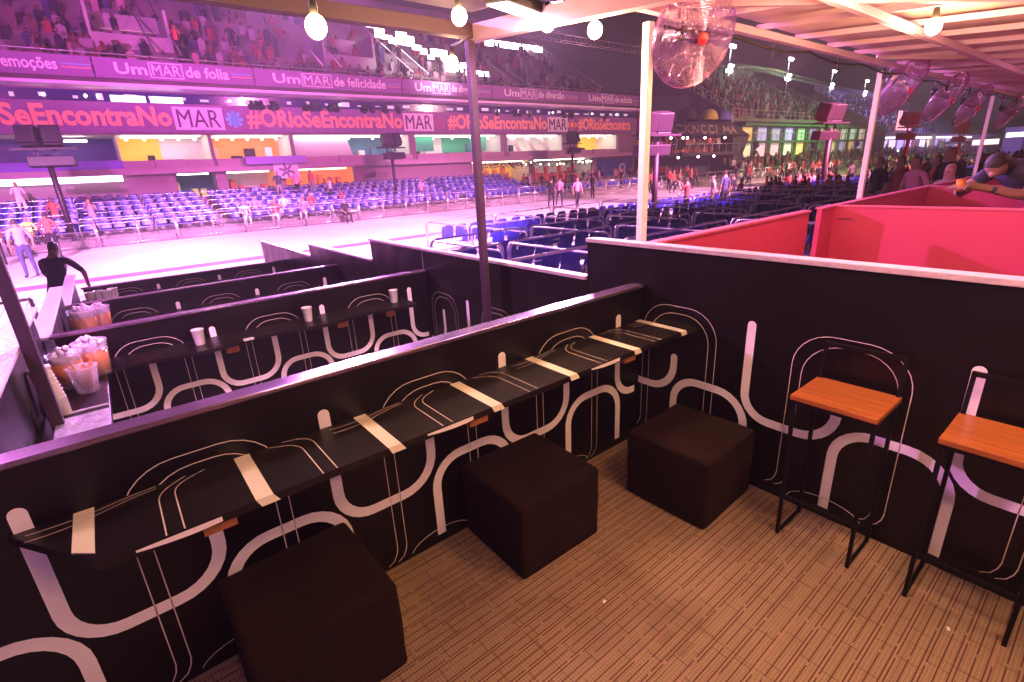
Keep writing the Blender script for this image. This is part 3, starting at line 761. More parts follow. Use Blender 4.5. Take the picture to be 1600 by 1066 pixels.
lamp('wash', 'SPOT', (-1.3, -.9, 1.93), 62, (.55, .25, 1), (1.0, 1.8, .35), .12, 100, .8)
# unseen pink wash lights under the roof of the red boxes
for x, y, p in ((4.0, .3, 9), (7.2, .3, 13), (10.6, .3, 20), (15, .3, 40)):
    r = empty('roof_wash_light', (x, y, 2.12), 0, 'unseen pink wash light under the pink roof', 'wash light', 'pink wash lights under the roof')
    mb = MB(); mb.box(-.12, .12, -.05, .05, -.03, .0); mb.build('housing', 'blackm', r); mb = MB(); mb.box(-.11, .11, -.04, .04, .001, .004); mb.build('lens', 'floodp', r)
    lamp('wash', 'POINT', (x, y, 2.0), p, (1, .33, .42), size=.1)

# ------------------------------------------------------------------ fans
def make_fan():
    root = empty('cage_fan')
    Rf = .30
    mb = MB()
    def ring(r, z, t=.0016):
        mb.tube([(r*math.cos(a*math.pi/16), r*math.sin(a*math.pi/16), z) for a in range(32)], t, 4, closed=True)
    def zf(r): return .075*(1-(r/Rf)**2)
    for i in range(20): ring(.05+(Rf-.05)*i/19, zf(.05+(Rf-.05)*i/19)*1.0, .0021)
    for i in range(20): ring(.05+(Rf-.05)*i/19, -zf(.05+(Rf-.05)*i/19)-.03, .0021)
    for k in range(10):
        a = k*math.pi/5; c, s = math.cos(a), math.sin(a)
        mb.tube([(r*c, r*s, zf(r)) for r in (.06, .14, .22, Rf)], .0028, 4)
        mb.tube([(r*c, r*s, -zf(r)-.03) for r in (.06, .14, .22, Rf)], .0028, 4)
    for z in (0, -.015, -.03): ring(Rf, z, .004)
    mb.build('cage', 'chrome', root)
    mb = MB(); mb.lathe([(.001, .083), (.03, .083), (.036, .078), (.036, .07), (.001, .07)], n=20); mb.build('badge', 'fanhub', root)
    mb = MB(); mb.lathe([(.04, -.10), (.045, -.16), (.03, -.19), (.001, -.19)], n=16); mb.lathe([(.04, .02), (.04, -.09)], n=12); mb.build('motor', 'steelr', root)
    for k in range(3):
        mb = MB(); vs = []; fs = []
        for i in range(5):
            r = .045+.2*i/4
            for j in range(4):
                a = k*2*math.pi/3+(-.28+.20*j)*(.75+.35*i/4); vs.append((r*math.cos(a), r*math.sin(a), -.045+.028*j))
        for i in range(4):
            for j in range(3): fs.append((i*4+j, i*4+j+1, i*4+5+j, i*4+4+j))
        mb.smooth = True; mb.add(vs, fs); mb.build('blade', 'blade', root)
    mb = MB(); mb.tube([(0, 0, -.20), (.0, .2, -.24), (0, .36, -.12)], .012, 8); mb.build('bracket_arm', 'chrome', root)
    return root
fan = make_fan(); reg(fan)
for i, (x, y, z, s, lab) in enumerate(((2.76, 1.77, 2.28, .86, 'large cage fan with red badge hanging beside the white pole'),
        (6.75, 1.88, 2.25, 1.0, 'cage fan just right of the second white pole'), (8.5, 1.9, 2.22, 1.0, 'cage fan in the middle of the row under the roof'),
        (10.2, 1.95, 2.18, 1.0, 'cage fan left of the third white pole'), (13.0, 1.95, 2.16, 1.0, 'small distant cage fan at the end of the row'))):
    o = fan if i == 0 else dup(fan)
    o.location = (x, y, z); o.scale = (s, s, s)
    d = Vector((-.25, -.85, -.35)) if i == 0 else Vector((-.12, -.85, -.52))
    o.rotation_euler = d.to_track_quat('Z', 'Y').to_euler(); tag(o, lab, 'fan', 'cage fans hanging from the roof edge')

# ------------------------------------------------------------------ plastic chairs of the stands
def make_chair():
    root = empty('stadium_chair')
    mb = MB(); mb.smooth = True
    prof = [(-.20, .415), (-.19, .435), (0, .42), (.14, .425), (.19, .47), (.215, .58), (.235, .72), (.24, .80), (.245, .835)]
    vs = []; fs = []
    for i, (y, z) in enumerate(prof):
        wv = .21 if i < 4 else (.215 if i < 7 else (.19 if i == 7 else .12))
        for j in range(7):
            u = -1+j/3; vs.append((wv*u, -(y-.035*abs(u)**2*(1 if i > 3 else 0)), z+(.02*abs(u)**2 if i < 4 else 0)))
    for i in range(len(prof)-1):
        for j in range(6): fs.append((i*7+j, i*7+j+1, i*7+8+j, i*7+7+j))
    mb.add(vs, fs)
    nn = len(vs); mb.add([(a, b-.012, c-.006) for a, b, c in vs], [f[::-1] for f in fs])
    mb.build('shell', 'bseat', root)
    mb = MB()
    for sx in (-1, 1):
        mb.tube([(sx*.17, .17, 0), (sx*.16, .13, .41)], .010, 5); mb.tube([(sx*.17, -.20, 0), (sx*.16, -.14, .41)], .010, 5)
        mb.tube([(sx*.165, .15, .2), (sx*.165, -.17, .2)], .008, 5)
    mb.tube([(-.165, -.17, .2), (.165, -.17, .2)], .008, 5); mb.tube([(-.16, .13, .405), (.16, .13, .405)], .008, 5)
    mb.build('frame', 'tube', root)
    return root
chair = make_chair(); reg(chair)     # built facing +Y (backrest at -Y)
spots = []
def floorz(y):
    for y0, y1, z in TY:
        if y0 <= y < y1: return z
    return AZ
near_boxes = []
for ti, (y0, y1) in enumerate(((1.83, 4.33), (4.33, 6.75), (6.75, 9.35), (9.35, 11.9), (11.9, 14.4))):
    z = floorz(y0+.1)
    for bx in range(0, 22):
        xa = 2.5+bx*2.76
        if bx >= (0, 0, 1, 2, 2)[ti]:
            near_boxes.append((xa, xa+2.7, y0, y1, z, ti, bx))
            for yr in (y0+.75, y0+1.85):
                for c_ in range(5): spots.append((xa+.3+c_*.53, yr, z, 0, 'n', ti))
far_tiers = [(28.9+k, 29.9+k, -.55+.21*k) for k in range(6)]
m = MB(); m.box(-60, 50, 28.6, 28.9, AZ-.3, AZ+.35)
for y0, y1, z in far_tiers: m.box(-60, 50, y0, y1, AZ-.3, z)
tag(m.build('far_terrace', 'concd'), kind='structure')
for y0, y1, z in far_tiers:
    n = int(51/.54)
    for i in range(n):
        x = -9+i*.54
        if (i % 27 == 26) or x > (27 if z > -.4 else 40): continue
        spots.append((x, y0+.55, z, math.pi, 'f', 0))
camp = Vector((0, 0, 1.65))
spots.sort(key=lambda s: (Vector(s[:3])-camp).length + (6 if s[4] == 'f' and s[0] < -3 else 0))
IND = 285
rowname = {0: 'nearest the red boxes', 1: 'second row group from the red boxes', 2: 'middle of the near terrace', 3: 'fourth row group towards the avenue', 4: 'front row group by the avenue'}
first = True
sh = KIDS[chair.name][0].data; lg = KIDS[chair.name][1].data
rest = MB(); shv = [v.co.copy() for v in sh.vertices]; shf = [tuple(p.vertices) for p in sh.polygons]
for i, (x, y, z, rzv, side_, ti) in enumerate(spots):
    jx, jr = random.uniform(-.03, .03), random.uniform(-.09, .09)
    if i < IND:
        o = chair if first else dup(chair)
        first = False
        o.location = (x+jx, y, z); o.rotation_euler = (0, 0, rzv+jr)
        if side_ == 'n': tag(o, 'blue plastic chair in the near terrace right of the black boxes', 'chair', 'blue chairs of the near terrace')
        else: tag(o, 'blue plastic chair on the far terrace across the avenue', 'chair', 'blue chairs of the far terrace')
    else:
        rot = Matrix.Rotation(rzv+jr, 3, 'Z'); rest.smooth = True
        rest.add([rot @ v + Vector((x+jx, y, z)) for v in shv], shf)
tag(rest.build('distant_chairs', 'bseat'), 'rows of blue chairs that run on into the distance', 'chairs', kind='stuff')

# tube railings
def rail_loop(x0, x1, y0, y1, z, h=.92):
    mb = MB(); r = .12
    def loop(a, b):
        a = Vector(a); b = Vector(b); d = (b-a).normalized(); up = Vector((0, 0, h))
        pts = [a, a+up*(1-r/h)]
        for k in range(1, 5): t = k/4*math.pi/2; pts.append(a+up-Vector((0, 0, r))+Vector((0, 0, r))*math.sin(t)+d*r*(1-math.cos(t)))
        for k in range(0, 5): t = (1-k/4)*math.pi/2; pts.append(b+up-Vector((0, 0, r))+Vector((0, 0, r))*math.sin(t)-d*r*(1-math.cos(t)))
        pts += [b]
        mb.tube(pts, .021, 7)
    loop((x0, y1-.06, z), (x1-.05, y1-.06, z))
    mb.tube([(x0, y1-.06, z+h*.55), (x1-.05, y1-.06, z+h*.55)], .016, 6)
    loop((x0-.02, y0+.05, z), (x0-.02, y1-.14, z))
    return mb.build('tube_railing', 'tube')
for (x0, x1, y0, y1, z, ti, bx) in near_boxes:
    if bx < 12:
        o = rail_loop(x0, x1, y0, y1, z); tag(o, 'bent steel tube railing round a box of blue chairs on the near terrace', 'railing', 'tube railings of the near terrace')
def far_rail(x0, x1, y, z, h=.75):
    mb = MB(); r = .1
    mb.tube([(x0, y, z), (x0, y, z+h-r), (x0+.03, y, z+h-.03), (x0+r, y, z+h), (x1-r, y, z+h), (x1-.03, y, z+h-.03), (x1, y, z+h-r), (x1, y, z)], .022, 6)
    return mb.build('tube_railing', 'tube')
protof = far_rail(0, 2.6, 0, 0)
ff = True
for ri, (y0, y1, z) in enumerate(far_tiers):
    for i in range(18):
        x = -9+i*2.76
        if x > (26 if ri > 1 else 38): break
        o = protof if ff else dup(protof)
        ff = False; o.location = (x, y0+.10, z); tag(o, 'tube railing between the blue chair rows across the avenue', 'railing', 'tube railings of the far terrace')
# avenue fence of metal panels with mesh
def make_fence():
    root = empty('avenue_fence')
    mb = MB()
    for x in (0, 1.45, 2.9): mb.tube([(x, 0, 0), (x, 0, 1.12)], .028, 6)
    mb.tube([(0, 0, 1.12), (2.9, 0, 1.12)], .028, 6); mb.tube([(0, 0, .72), (2.9, 0, .72)], .018, 6); mb.tube([(0, 0, .12), (2.9, 0, .12)], .022, 6)
    mb.build('frame', 'tube', root)
    mb = MB()
    for i in range(34):
        x = i*.085; mb.tube([(x, 0, .12), (min(2.9, x+.3), 0, .72 if x+.3 <= 2.9 else .12+.6*(2.9-x)/.3)], .004, 3, caps=False)
        mb.tube([(x, 0, .72), (min(2.9, x+.3), 0, .12 if x+.3 <= 2.9 else .72-.6*(2.9-x)/.3)], .004, 3, caps=False)
    mb.build('wire_mesh', 'tube', root)
    return root
fc = make_fence(); reg(fc)
for i in range(34):
    o = fc if i == 0 else dup(fc); o.location = (-12+i*2.96, 28.3 if i*2.96-12 < 26 else 28.0, AZ+.0)
    tag(o, 'grey tube and mesh fence panel along the far side of the avenue', 'fence panel', 'fence panels along the far side of the avenue')
# chain-link fence by the left pole
root = empty('chain_link_fence', (-.75, 7.2, -.75), 0, 'chain link fence at the far left beyond the wide pale rail', 'fence')
mb = MB(); Wd, Hh = 4.0, 1.35
for i in range(48):
    a = -i*.085
    for sgn in (0, 1):
        x0_, x1_ = -i*.085, -i*.085-Hh*.7
        mb.tube([(x0_, 0, 0 if sgn else Hh), (x1_, 0, Hh if sgn else 0)], .003, 3, caps=False)
mb.build('wire_mesh', 'tube', root)
mb = MB(); mb.tube([(0, 0, Hh), (-5, 0, Hh)], .022, 6); mb.tube([(0, 0, 0), (0, 0, Hh)], .022, 6); mb.build('frame', 'tube', root)

# ------------------------------------------------------------------ people
def skin_mesh(name, nodes, edges, mats, region, subdiv=1):
    """nodes: {key:(x,y,z,rx[,ry])}, edges between keys; region(v)->material index"""
    keys = list(nodes); me = bpy.data.meshes.new(name)
    me.from_pydata([nodes[k][:3] for k in keys], [(keys.index(a), keys.index(b)) for a, b in edges], [])
    o = bpy.data.objects.new(name, me); C.objects.link(o)
    sk = o.modifiers.new('skin', 'SKIN'); sk.use_smooth_shade = True
    if not me.skin_vertices: 
        import bpy as _b
        lay = me.attributes
    for i, k in enumerate(keys):
        n = nodes[k]; me.skin_vertices[0].data[i].radius = (n[3], n[4] if len(n) > 4 else n[3])
    me.skin_vertices[0].data[0].use_root = True
    if subdiv: sb = o.modifiers.new('sub', 'SUBSURF'); sb.levels = subdiv; sb.render_levels = subdiv
    dg = bpy.context.evaluated_depsgraph_get(); dg.update()
    m2 = bpy.data.meshes.new_from_object(o.evaluated_get(dg)); m2.name = name
    bpy.data.objects.remove(o)
    m2.materials.clear()
    for m in mats: m2.materials.append(M[m] if isinstance(m, str) else m)
    for p in m2.polygons: p.material_index = region(p.center, p.normal); p.use_smooth = True
    return m2
M['skin'] = mat('skin', (.30, .15, .10), .6)
M['skind'] = mat('dark_skin', (.11, .05, .035), .55)
M['hair'] = mat('dark_hair', (.02, .012, .01), .7, bump=.5, bscale=60)
M['hairp'] = mat('pinkish_hair', (.5, .2, .22), .7, bump=.6, bscale=50)
M['redshirt'] = mat('red_shirt', (.6, .08, .06), .8, bump=.3, bscale=20)
M['blackcl'] = mat('black_cloth', (.010, .007, .012), .85, bump=.4, bscale=16)
M['navycl'] = mat('navy_cloth', (.04, .04, .10), .85, bump=.4, bscale=16)
M['whitecl'] = mat('white_cloth', (.65, .6, .62), .8, bump=.3, bscale=16)
M['greycl'] = mat('grey_cloth', (.25, .2, .22), .8, bump=.3, bscale=16)
M['pinkcl'] = mat('pink_cloth', (.6, .22, .38), .8, bump=.3, bscale=16)
M['orangecl'] = mat('orange_cloth', (.7, .22, .04), .8, bump=.3, bscale=16)
M['greencl'] = mat('lime_vest', (.55, .75, .12), .8, bump=.3, bscale=16)
def person_mesh(pose, shirt, trousers, skin='skin', hair='hair', sleeves=.5, longhair=False):
    """a person about 1.74 m tall facing +Y, feet at z=0 ; pose: walk, stand, film, sit, lean"""
    n = {}
    hip = .93; dz = 0; lean = 0
    if pose == 'sit': hip = .50
    if pose == 'lean': lean = .32
    def up(z, x=0, y=0):    # torso point above the hip, leaning forward
        h = z-.93; return (x, y+h*math.sin(lean), hip+h*math.cos(lean))
    n['pel'] = (*up(.95), .135, .105)
    n['waist'] = (*up(1.10), .125, .095); n['chest'] = (*up(1.28), .155, .11); n['sh'] = (*up(1.41), .11, .08); n['neck'] = (*up(1.50, 0, .01), .052, .055)
    n['jaw'] = (*up(1.575, 0, .035), .062, .07); n['head'] = (*up(1.65, 0, .02), .076, .092); n['crown'] = (*up(1.725, 0, .01), .052, .066)
    n['nose'] = (*up(1.60, 0, .115), .014, .016)
    e = [('pel', 'waist'), ('waist', 'chest'), ('chest', 'sh'), ('sh', 'neck'), ('neck', 'jaw'), ('jaw', 'head'), ('head', 'crown'), ('jaw', 'nose')]
    for s, sd in ((-1, 'l'), (1, 'r')):
        ph = s
        if pose == 'walk': kn = (s*.10, .16*ph, .50); an = (s*.10, .20*ph-.10, .09 + (.05 if ph < 0 else 0))
        elif pose == 'sit': kn = (s*.13, .44, .50); an = (s*.13, .42, .09)
        else: kn = (s*.11, .02, .50); an = (s*.12, 0, .09)
        hp = (s*.095, 0, hip-.03)
        n['h'+sd] = (*hp, .095); n['k'+sd] = (*kn, .060); n['c'+sd] = ((kn[0]+an[0])/2, (kn[1]+an[1])/2-.015, (kn[2]+an[2])/2+.06, .056)
        n['a'+sd] = (*an, .042); n['t'+sd] = (an[0]+s*.02, an[1]+.15, max(.035, an[2]-.05), .038, .03)
        e += [('pel', 'h'+sd), ('h'+sd, 'k'+sd), ('k'+sd, 'c'+sd), ('c'+sd, 'a'+sd), ('a'+sd, 't'+sd)]
        sh = up(1.42, s*.17)
        if pose == 'film' : el = up(1.22, s*.24, .14); wr = up(1.50, s*.10, .30)
        elif pose == 'walk': el = up(1.14, s*.25, -.10*ph); wr = up(.92, s*.25, -.10*ph+.10)
        elif pose == 'sit': el = up(1.16, s*.25, .05); wr = up(1.02, s*.12, .28)
        elif pose == 'lean': el = up(1.20, s*.26, .22); wr = up(1.00, s*.20, .42)
        else: el = up(1.14, s*.27, -.03); wr = up(.90, s*.26, .05)
        n['s'+sd] = (*sh, .062); n['e'+sd] = (*el, .042); n['w'+sd] = (*wr, .027)
        d = (Vector(wr)-Vector(el)).normalized(); pm = Vector(wr)+d*.07
        n['m'+sd] = (*pm, .034, .018); n['f'+sd] = (*(pm+d*.06), .022, .012); n['th'+sd] = (*(Vector(wr)+d*.05+Vector((-s*.035, .02, 0))), .010)
        e += [('sh', 's'+sd), ('s'+sd, 'e'+sd), ('e'+sd, 'w'+sd), ('w'+sd, 'm'+sd), ('m'+sd, 'f'+sd), ('m'+sd, 'th'+sd)]
    seg = [(a, b, Vector(n[a][:3]), Vector(n[b][:3])) for a, b in e]
    hc = Vector(n['head'][:3])
    def region(c, nr):
        best = None; bd = 9
        for a, b, p, q in seg:
            t = max(0, min(1, (c-p).dot(q-p)/max(1e-6, (q-p).length_squared))); dd = (p+(q-p)*t-c).length
            if dd < bd: bd = dd; best = (a, b, t)
        a, b, t = best
        if a in ('jaw', 'head') or b in ('jaw', 'crown'):
            if b == 'nose': return 0
            if c.z > hc.z+.045 or (c.y < hc.y-.0 and c.z > hc.z-(.16 if longhair else .06)): return 3
            return 0
        if a == 'sh' and b == 'neck': return 1 if t < .45 else 0
        if a[0] == 's' and b[0] == 'e' and a != 'sh': return 1 if t < .35+sleeves else 0
        if a[0] == 'e' and b[0] == 'w': return 1 if sleeves > .9 else 0
        if b[0] in 'mf' or b.startswith('th'): return 0
        if a in ('pel', 'waist', 'chest', 'sh'): return 1 if not (a == 'pel' and b[0] == 'h') and (a != 'pel' or t > .2) else 2
        if b[0] == 't': return 4
        return 2
    return skin_mesh('person_'+pose, n, e, [skin, shirt, trousers, hair, 'blackcl'], region)
PM = {}
def person(pose, shirt, trousers, loc, rz, label, group=None, scale=1, skin='skin', hair='hair', longhair=False, cat='person'):
    k = (pose, longhair)
    if k not in PM: PM[k] = person_mesh(pose, shirt, trousers, skin, hair, .5, longhair)
    key = (pose, longhair, shirt, trousers, skin, hair)
    if key not in PM:
        me = PM[k].copy()
        for i, m_ in enumerate([skin, shirt, trousers, hair, 'blackcl']): me.materials[i] = M[m_]
        PM[key] = me
    o = bpy.data.objects.new('person', PM[key]); C.objects.link(o)
    o.location = loc; o.rotation_euler = (0, 0, rz); o.scale = (scale,)*3
    return tag(o, label, 'person', group)
M['dullred'] = mat('dull_red', (.25, .04, .04), .8); M['dullpink'] = mat('dull_pink', (.35, .18, .22), .8)
# avenue walkers and staff
person('walk', 'blackcl', 'blackcl', (22.0, 23.4, AZ), R(-60), 'man in black walking on the avenue beside a companion in pink')
person('walk', 'pinkcl', 'blackcl', (22.9, 23.6, AZ), R(-70), 'person in pink top and dark trousers walking beside the man in black')
person('walk', 'pinkcl', 'blackcl', (22.0, 21.2, AZ), R(150), 'lone walker in pink top and black trousers striding towards the camera on the avenue')
person('stand', 'blackcl', 'blackcl', (29.0, 26.4, AZ), R(180), 'person in black standing still by the far fence with back to it')
for i, (x, y, p, s_) in enumerate(((33.2, 24.6, 'walk', 'redshirt'), (34.1, 24.9, 'walk', 'redshirt'), (34.0, 22.9, 'walk', 'redshirt'), (38.6, 25.4, 'walk', 'redshirt'), (39.6, 25.0, 'walk', 'redshirt'), (37.7, 25.8, 'stand', 'redshirt'))):
    person(p, s_, 'blackcl', (x, y, AZ), R(150+i*23), 'steward in red shirt and dark trousers on the avenue near the white pole', 'red shirted stewards on the avenue')
person('sit', 'blackcl', 'blackcl', (10.6, 27.7, AZ+.0), R(180), 'person in black sitting at the foot of the far fence with white papers')
mb = MB(); mb.box(-.2, .2, -.15, .15, 0, .03); mb.box(-.16, .2, -.13, .13, .032, .05); tag(mb.build('paper_stack', 'whitecl', loc=(10.85, 27.25, AZ+.62)), 'white papers held by the person seated at the fence', 'papers')
person('stand', 'redshirt', 'blackcl', (-1.5, 25.4, AZ), R(-20), 'steward in pink red shirt with back turned, right of the lime vest on the left', skin='skind')
person('stand', 'redshirt', 'blackcl', (-3.0, 25.0, AZ), R(10), 'steward in red shirt at the far left edge with back turned', skin='skind')
person('stand', 'pinkcl', 'navycl', (-1.9, 20.5, AZ), R(20), 'bare armed person in pink shirt just behind the man in black', skin='skin')
person('sit', 'greencl', 'blackcl', (-2.35, 29.4, -.55), R(190), 'seated person in a lime green vest between the stewards at the far left')
person('stand', 'redshirt', 'greycl', (-1.45, 31.4, -.3), R(160), 'man with cap and red shirt standing among the far seats at the left', skin='skind')
person('film', 'greycl', 'greycl', (-.15, 30.8, -.45), R(170), 'woman holding up a phone among the far seats', hair='hair', longhair=True)
person('stand', 'whitecl', 'whitecl', (-2.6, 33.4, .45), R(200), 'person in white clothes high in the far seats at the left')
person('sit', 'pinkcl', 'greycl', (17.6, 31.6, -.05), R(180), 'woman in pink sitting alone in the blue seats under the speaker mast')
for i, (x, y, z, s_, p) in enumerate(((8.9, 33.2, .45, 'navycl', 'stand'), (10.0, 33.4, .45, 'pinkcl', 'stand'), (11.0, 33.6, .5, 'redshirt', 'stand'), (11.6, 32.2, .0, 'whitecl', 'walk'), (11.8, 31.0, -.3, 'redshirt', 'sit'))):
    person(p, s_, 'blackcl' if i % 2 else 'greycl', (x, y, z), R(170-i*30), ('person in navy', 'person in pink', 'person in red with arms down', 'person in a white top stepping down', 'person in red seated low')[i]+' on the far terrace near the kitchen openings')
for i in range(6):
    x = 6.0+i*.75; person('sit', ('whitecl', 'pinkcl', 'redshirt')[i % 3], 'whitecl', (x, 29.5+(i % 2), -.55+(i % 2)*.2), R(170+random.uniform(-20, 20)), 'person seated in the floodlit front rows across the avenue', 'people seated in the floodlit front rows')
# man in black leaning on the lowest left wall
person('lean', 'blackcl', 'blackcl', (-.74, 10.3, AZ), R(-25), 'man in a black T-shirt leaning on the lowest left wall', skin='skind', hair='hair', scale=1.0)
# people standing in the near terrace
person('film', 'dullred', 'blackcl', (18.8, 12.0, AZ), R(10), 'person in red raising one arm in the near terrace, leftmost of four')
person('stand', 'dullpink', 'blackcl', (20.6, 11.9, AZ), R(40), 'person in a pinkish top in the near terrace, second of four')
person('stand', 'navycl', 'blackcl', (20.8, 11.5, AZ+.1), R(-10), 'broad man in a grey patterned shirt in the near terrace', scale=1.05)
person('stand', 'blackcl', 'blackcl', (22.6, 12.1, AZ), R(10), 'dark haired person with back turned in the near terrace, rightmost of four')
person('sit', 'pinkcl', 'greycl', (25.6, 11.6, AZ), R(20), 'long haired woman seated alone farther along the near terrace', longhair=True)
person('sit', 'greycl', 'greycl', (26.5, 9.3, AZ+.1), R(20), 'seated person whose dark head shows above the blue seats left of the second white pole', longhair=True)
# seated crowd farther along
cr = ['redshirt', 'dullred', 'blackcl', 'dullred', 'pinkcl', 'greycl', 'redshirt', 'blackcl']
for i in range(110):
    x = random.uniform(27, 62); y = random.uniform(4.5, 15.5) if x > 33 else random.uniform(9.5, 14.5)
    y = max(y, 4.6)
    person(random.choice(['sit', 'sit', 'stand', 'film'] if x > 36 else ['sit']), random.choice(cr), 'blackcl', (x, y, floorz(y)), random.uniform(-.9, .9), 'spectator in the red lit crowd at the far end of the near terrace', 'spectators in the red lit crowd')
for i in range(46):
    x = random.uniform(42, 120); y = random.uniform(18.5, 27)
    person(random.choice(['walk', 'stand']), random.choice(['redshirt', 'dullred', 'greycl', 'blackcl', 'whitecl']), 'blackcl', (x, y, AZ), random.uniform(0, 6.28), 'distant figure on the avenue beyond the red shirted stewards', 'distant figures on the avenue')
# people at the bar openings behind the far fence
for i in range(46):
    x = random.uniform(24.5, 48); y = random.uniform(29.2, 34.2)
    person(random.choice(['walk', 'stand', 'stand', 'film']), random.choice(cr), 'blackcl', (x, y, -.5), random.uniform(0, 6.28), 'guest standing in front of the bright bars across the avenue', 'guests in front of the bright bars')

# three people at the right in front of the red boxes
def near_person(name, nodes, edges, mats, region, loc, rz, label, scale=1):
    me = skin_mesh(name, nodes, edges, mats, region, 1)
    o = bpy.data.objects.new('person', me); C.objects.link(o); o.location = loc; o.rotation_euler = (0, 0, rz); o.scale = (scale,)*3
    return tag(o, label, 'person')
def leaning_man():
    n = {'pel': (0, -.25, .95, .14, .12), 'waist': (0, -.12, 1.05, .14, .11), 'chest': (0, .08, 1.17, .17, .12), 'sh': (0, .22, 1.25, .12, .09), 'neck': (0, .30, 1.27, .055), 'jaw': (0, .37, 1.25, .065, .07),
         'head': (0, .43, 1.30, .085, .09), 'crown': (0, .46, 1.37, .06, .06), 'nose': (0, .47, 1.20, .014),
         'hl': (-.1, -.28, .88, .1), 'kl': (-.11, -.22, .5, .062), 'al': (-.12, -.3, .09, .045), 'tl': (-.12, -.15, .04, .035),
         'hr': (.1, -.28, .88, .1), 'kr': (.11, -.22, .5, .062), 'ar': (.12, -.3, .09, .045), 'tr': (.12, -.15, .04, .035)}
    e = [('pel', 'waist'), ('waist', 'chest'), ('chest', 'sh'), ('sh', 'neck'), ('neck', 'jaw'), ('jaw', 'head'), ('head', 'crown'), ('jaw', 'nose')]
    for sd, s in (('l', -1), ('r', 1)):
        e += [('pel', 'h'+sd), ('h'+sd, 'k'+sd), ('k'+sd, 'a'+sd), ('a'+sd, 't'+sd)]
        n['s'+sd] = (s*.19, .2, 1.23, .065); n['e'+sd] = (s*.24, .42, 1.06, .043); n['w'+sd] = (s*.08, .62, 1.13, .028); n['m'+sd] = (s*.04, .68, 1.14, .034, .02)
        e += [('sh', 's'+sd), ('s'+sd, 'e'+sd), ('e'+sd, 'w'+sd), ('w'+sd, 'm'+sd)]
        for j in range(4):
            a = (s*.04+(-.03+.02*j), .745, 1.145-.004*j, .009); b = (a[0], .775-.004*abs(j-1.5), 1.12, .008)
            n['f%d%s' % (j, sd)] = a; n['g%d%s' % (j, sd)] = b; e += [('m'+sd, 'f%d%s' % (j, sd)), ('f%d%s' % (j, sd), 'g%d%s' % (j, sd))]
        n['th'+sd] = (s*.04-s*.05, .70, 1.16, .010); e += [('m'+sd, 'th'+sd)]
    def region(c, nr):
        if c.z < .93: return 2 if c.z > .07 else 4
        if c.y > .355 and abs(c.x) < .14: 
            if c.y < .60: return 3 if (c.z > 1.27 or c.y < .40) else 0
            return 0
        if abs(c.x) > .15 and c.y > .34: return 0
        if c.y > .6: return 0
        return 1
    o = near_person('leaning', n, e, ['skin', 'navycl', 'blackcl', 'hair', 'blackcl'], region, (6.74, .72, 0), R(62), 'man in a navy T-shirt bending forward over the red wall at the right edge', 1.15)
    return o
leaning_man()
cupd = MB(); cupd.lathe([(.026, 0), (.036, .1), (.001, .1)], n=14); tag(cupd.build('drink_cup', 'tea', loc=(6.0, 1.11, 1.27)), 'orange drink in a cup held by the bending man in navy', 'cup')
person('stand', 'greycl', 'greycl', (9.95, 1.98, -.22), R(80), 'woman with long pinkish hair and pale top just beyond the red wall', longhair=True, hair='hairp', scale=.95)
person('stand', 'blackcl', 'blackcl', (12.6, 2.55, -.22), R(60), 'tall figure in black with dark hair standing behind the woman with pinkish hair', hair='hair', longhair=True, scale=1.08)
person('stand', 'pinkcl', 'greycl', (12.2, 2.95, -.22), R(60), 'person in pink top left of the tall figure in black')
person('film', 'redshirt', 'greycl', (13.2, 2.85, -.22), R(30), 'person holding up a bright phone left of the tall figure in black')
person('stand', 'dullred', 'greycl', (13.4, 3.5, -.22), R(50), 'person in patterned red top next to a companion by the red wall')
person('stand', 'blackcl', 'greycl', (13.6, 3.95, -.22), R(50), 'person in dark top at the left end of the group by the red wall')

# ------------------------------------------------------------------ far building: booths, banners, upper stand
FY = 35.0
bl = empty('grandstand_building', (18, FY, 0), 0, 'long pink lit building of guest booths under the nearest sloping stand', 'grandstand')
def bp(mb, name, m, **k):
    o = mb.build(name, m, **k); o.parent = bl; o.location = -bl.location; return o
pill = [(-12, -4), (-4, 1.75), (1.75, 6.05), (6.2, 10.6), (10.75, 19.0), (19.4, 27.5), (28.0, 34.6), (36.4, 42.2)]
mb = MB()
mb.box(-30, 45, FY, FY+.3, 4.33, 7.1)                       # solid wall behind the banners except window row
xs = [-30]+[v for p in pill for v in p]+[45]
for i in range(0, len(xs), 2): 
    if xs[i+1]-xs[i] > .02: mb.box(xs[i], xs[i+1], FY, FY+.3, 2.55, 4.329)
mb.box(-30, 24.3, FY+.02, FY+.3, -.9, 1.9) if False else None
# ground floor wall with openings
op = [(4.0, 6.0, .95, 2.1), (6.6, 9.4, .95, 2.25), (9.9, 14.5, 1.2, 2.3), (24.4, 30.6, .2, 2.3), (31.0, 38.6, .2, 2.3)]
gx = [-30]+[v for p in op for v in p[:2]]+[45]
for i in range(0, len(gx), 2): mb.box(gx[i], gx[i+1], FY+.15, FY+.4, -.9, 2.3)
for a, b, z0, z1 in op: mb.box(a, b, FY+.15, FY+.4, -.9, z0)
bp(mb, 'wall', 'facade')
mb = MB(); mb.box(-30, 45, FY-.35, FY-.003, 2.3, 2.62); bp(mb, 'floor_slab', 'facade2')
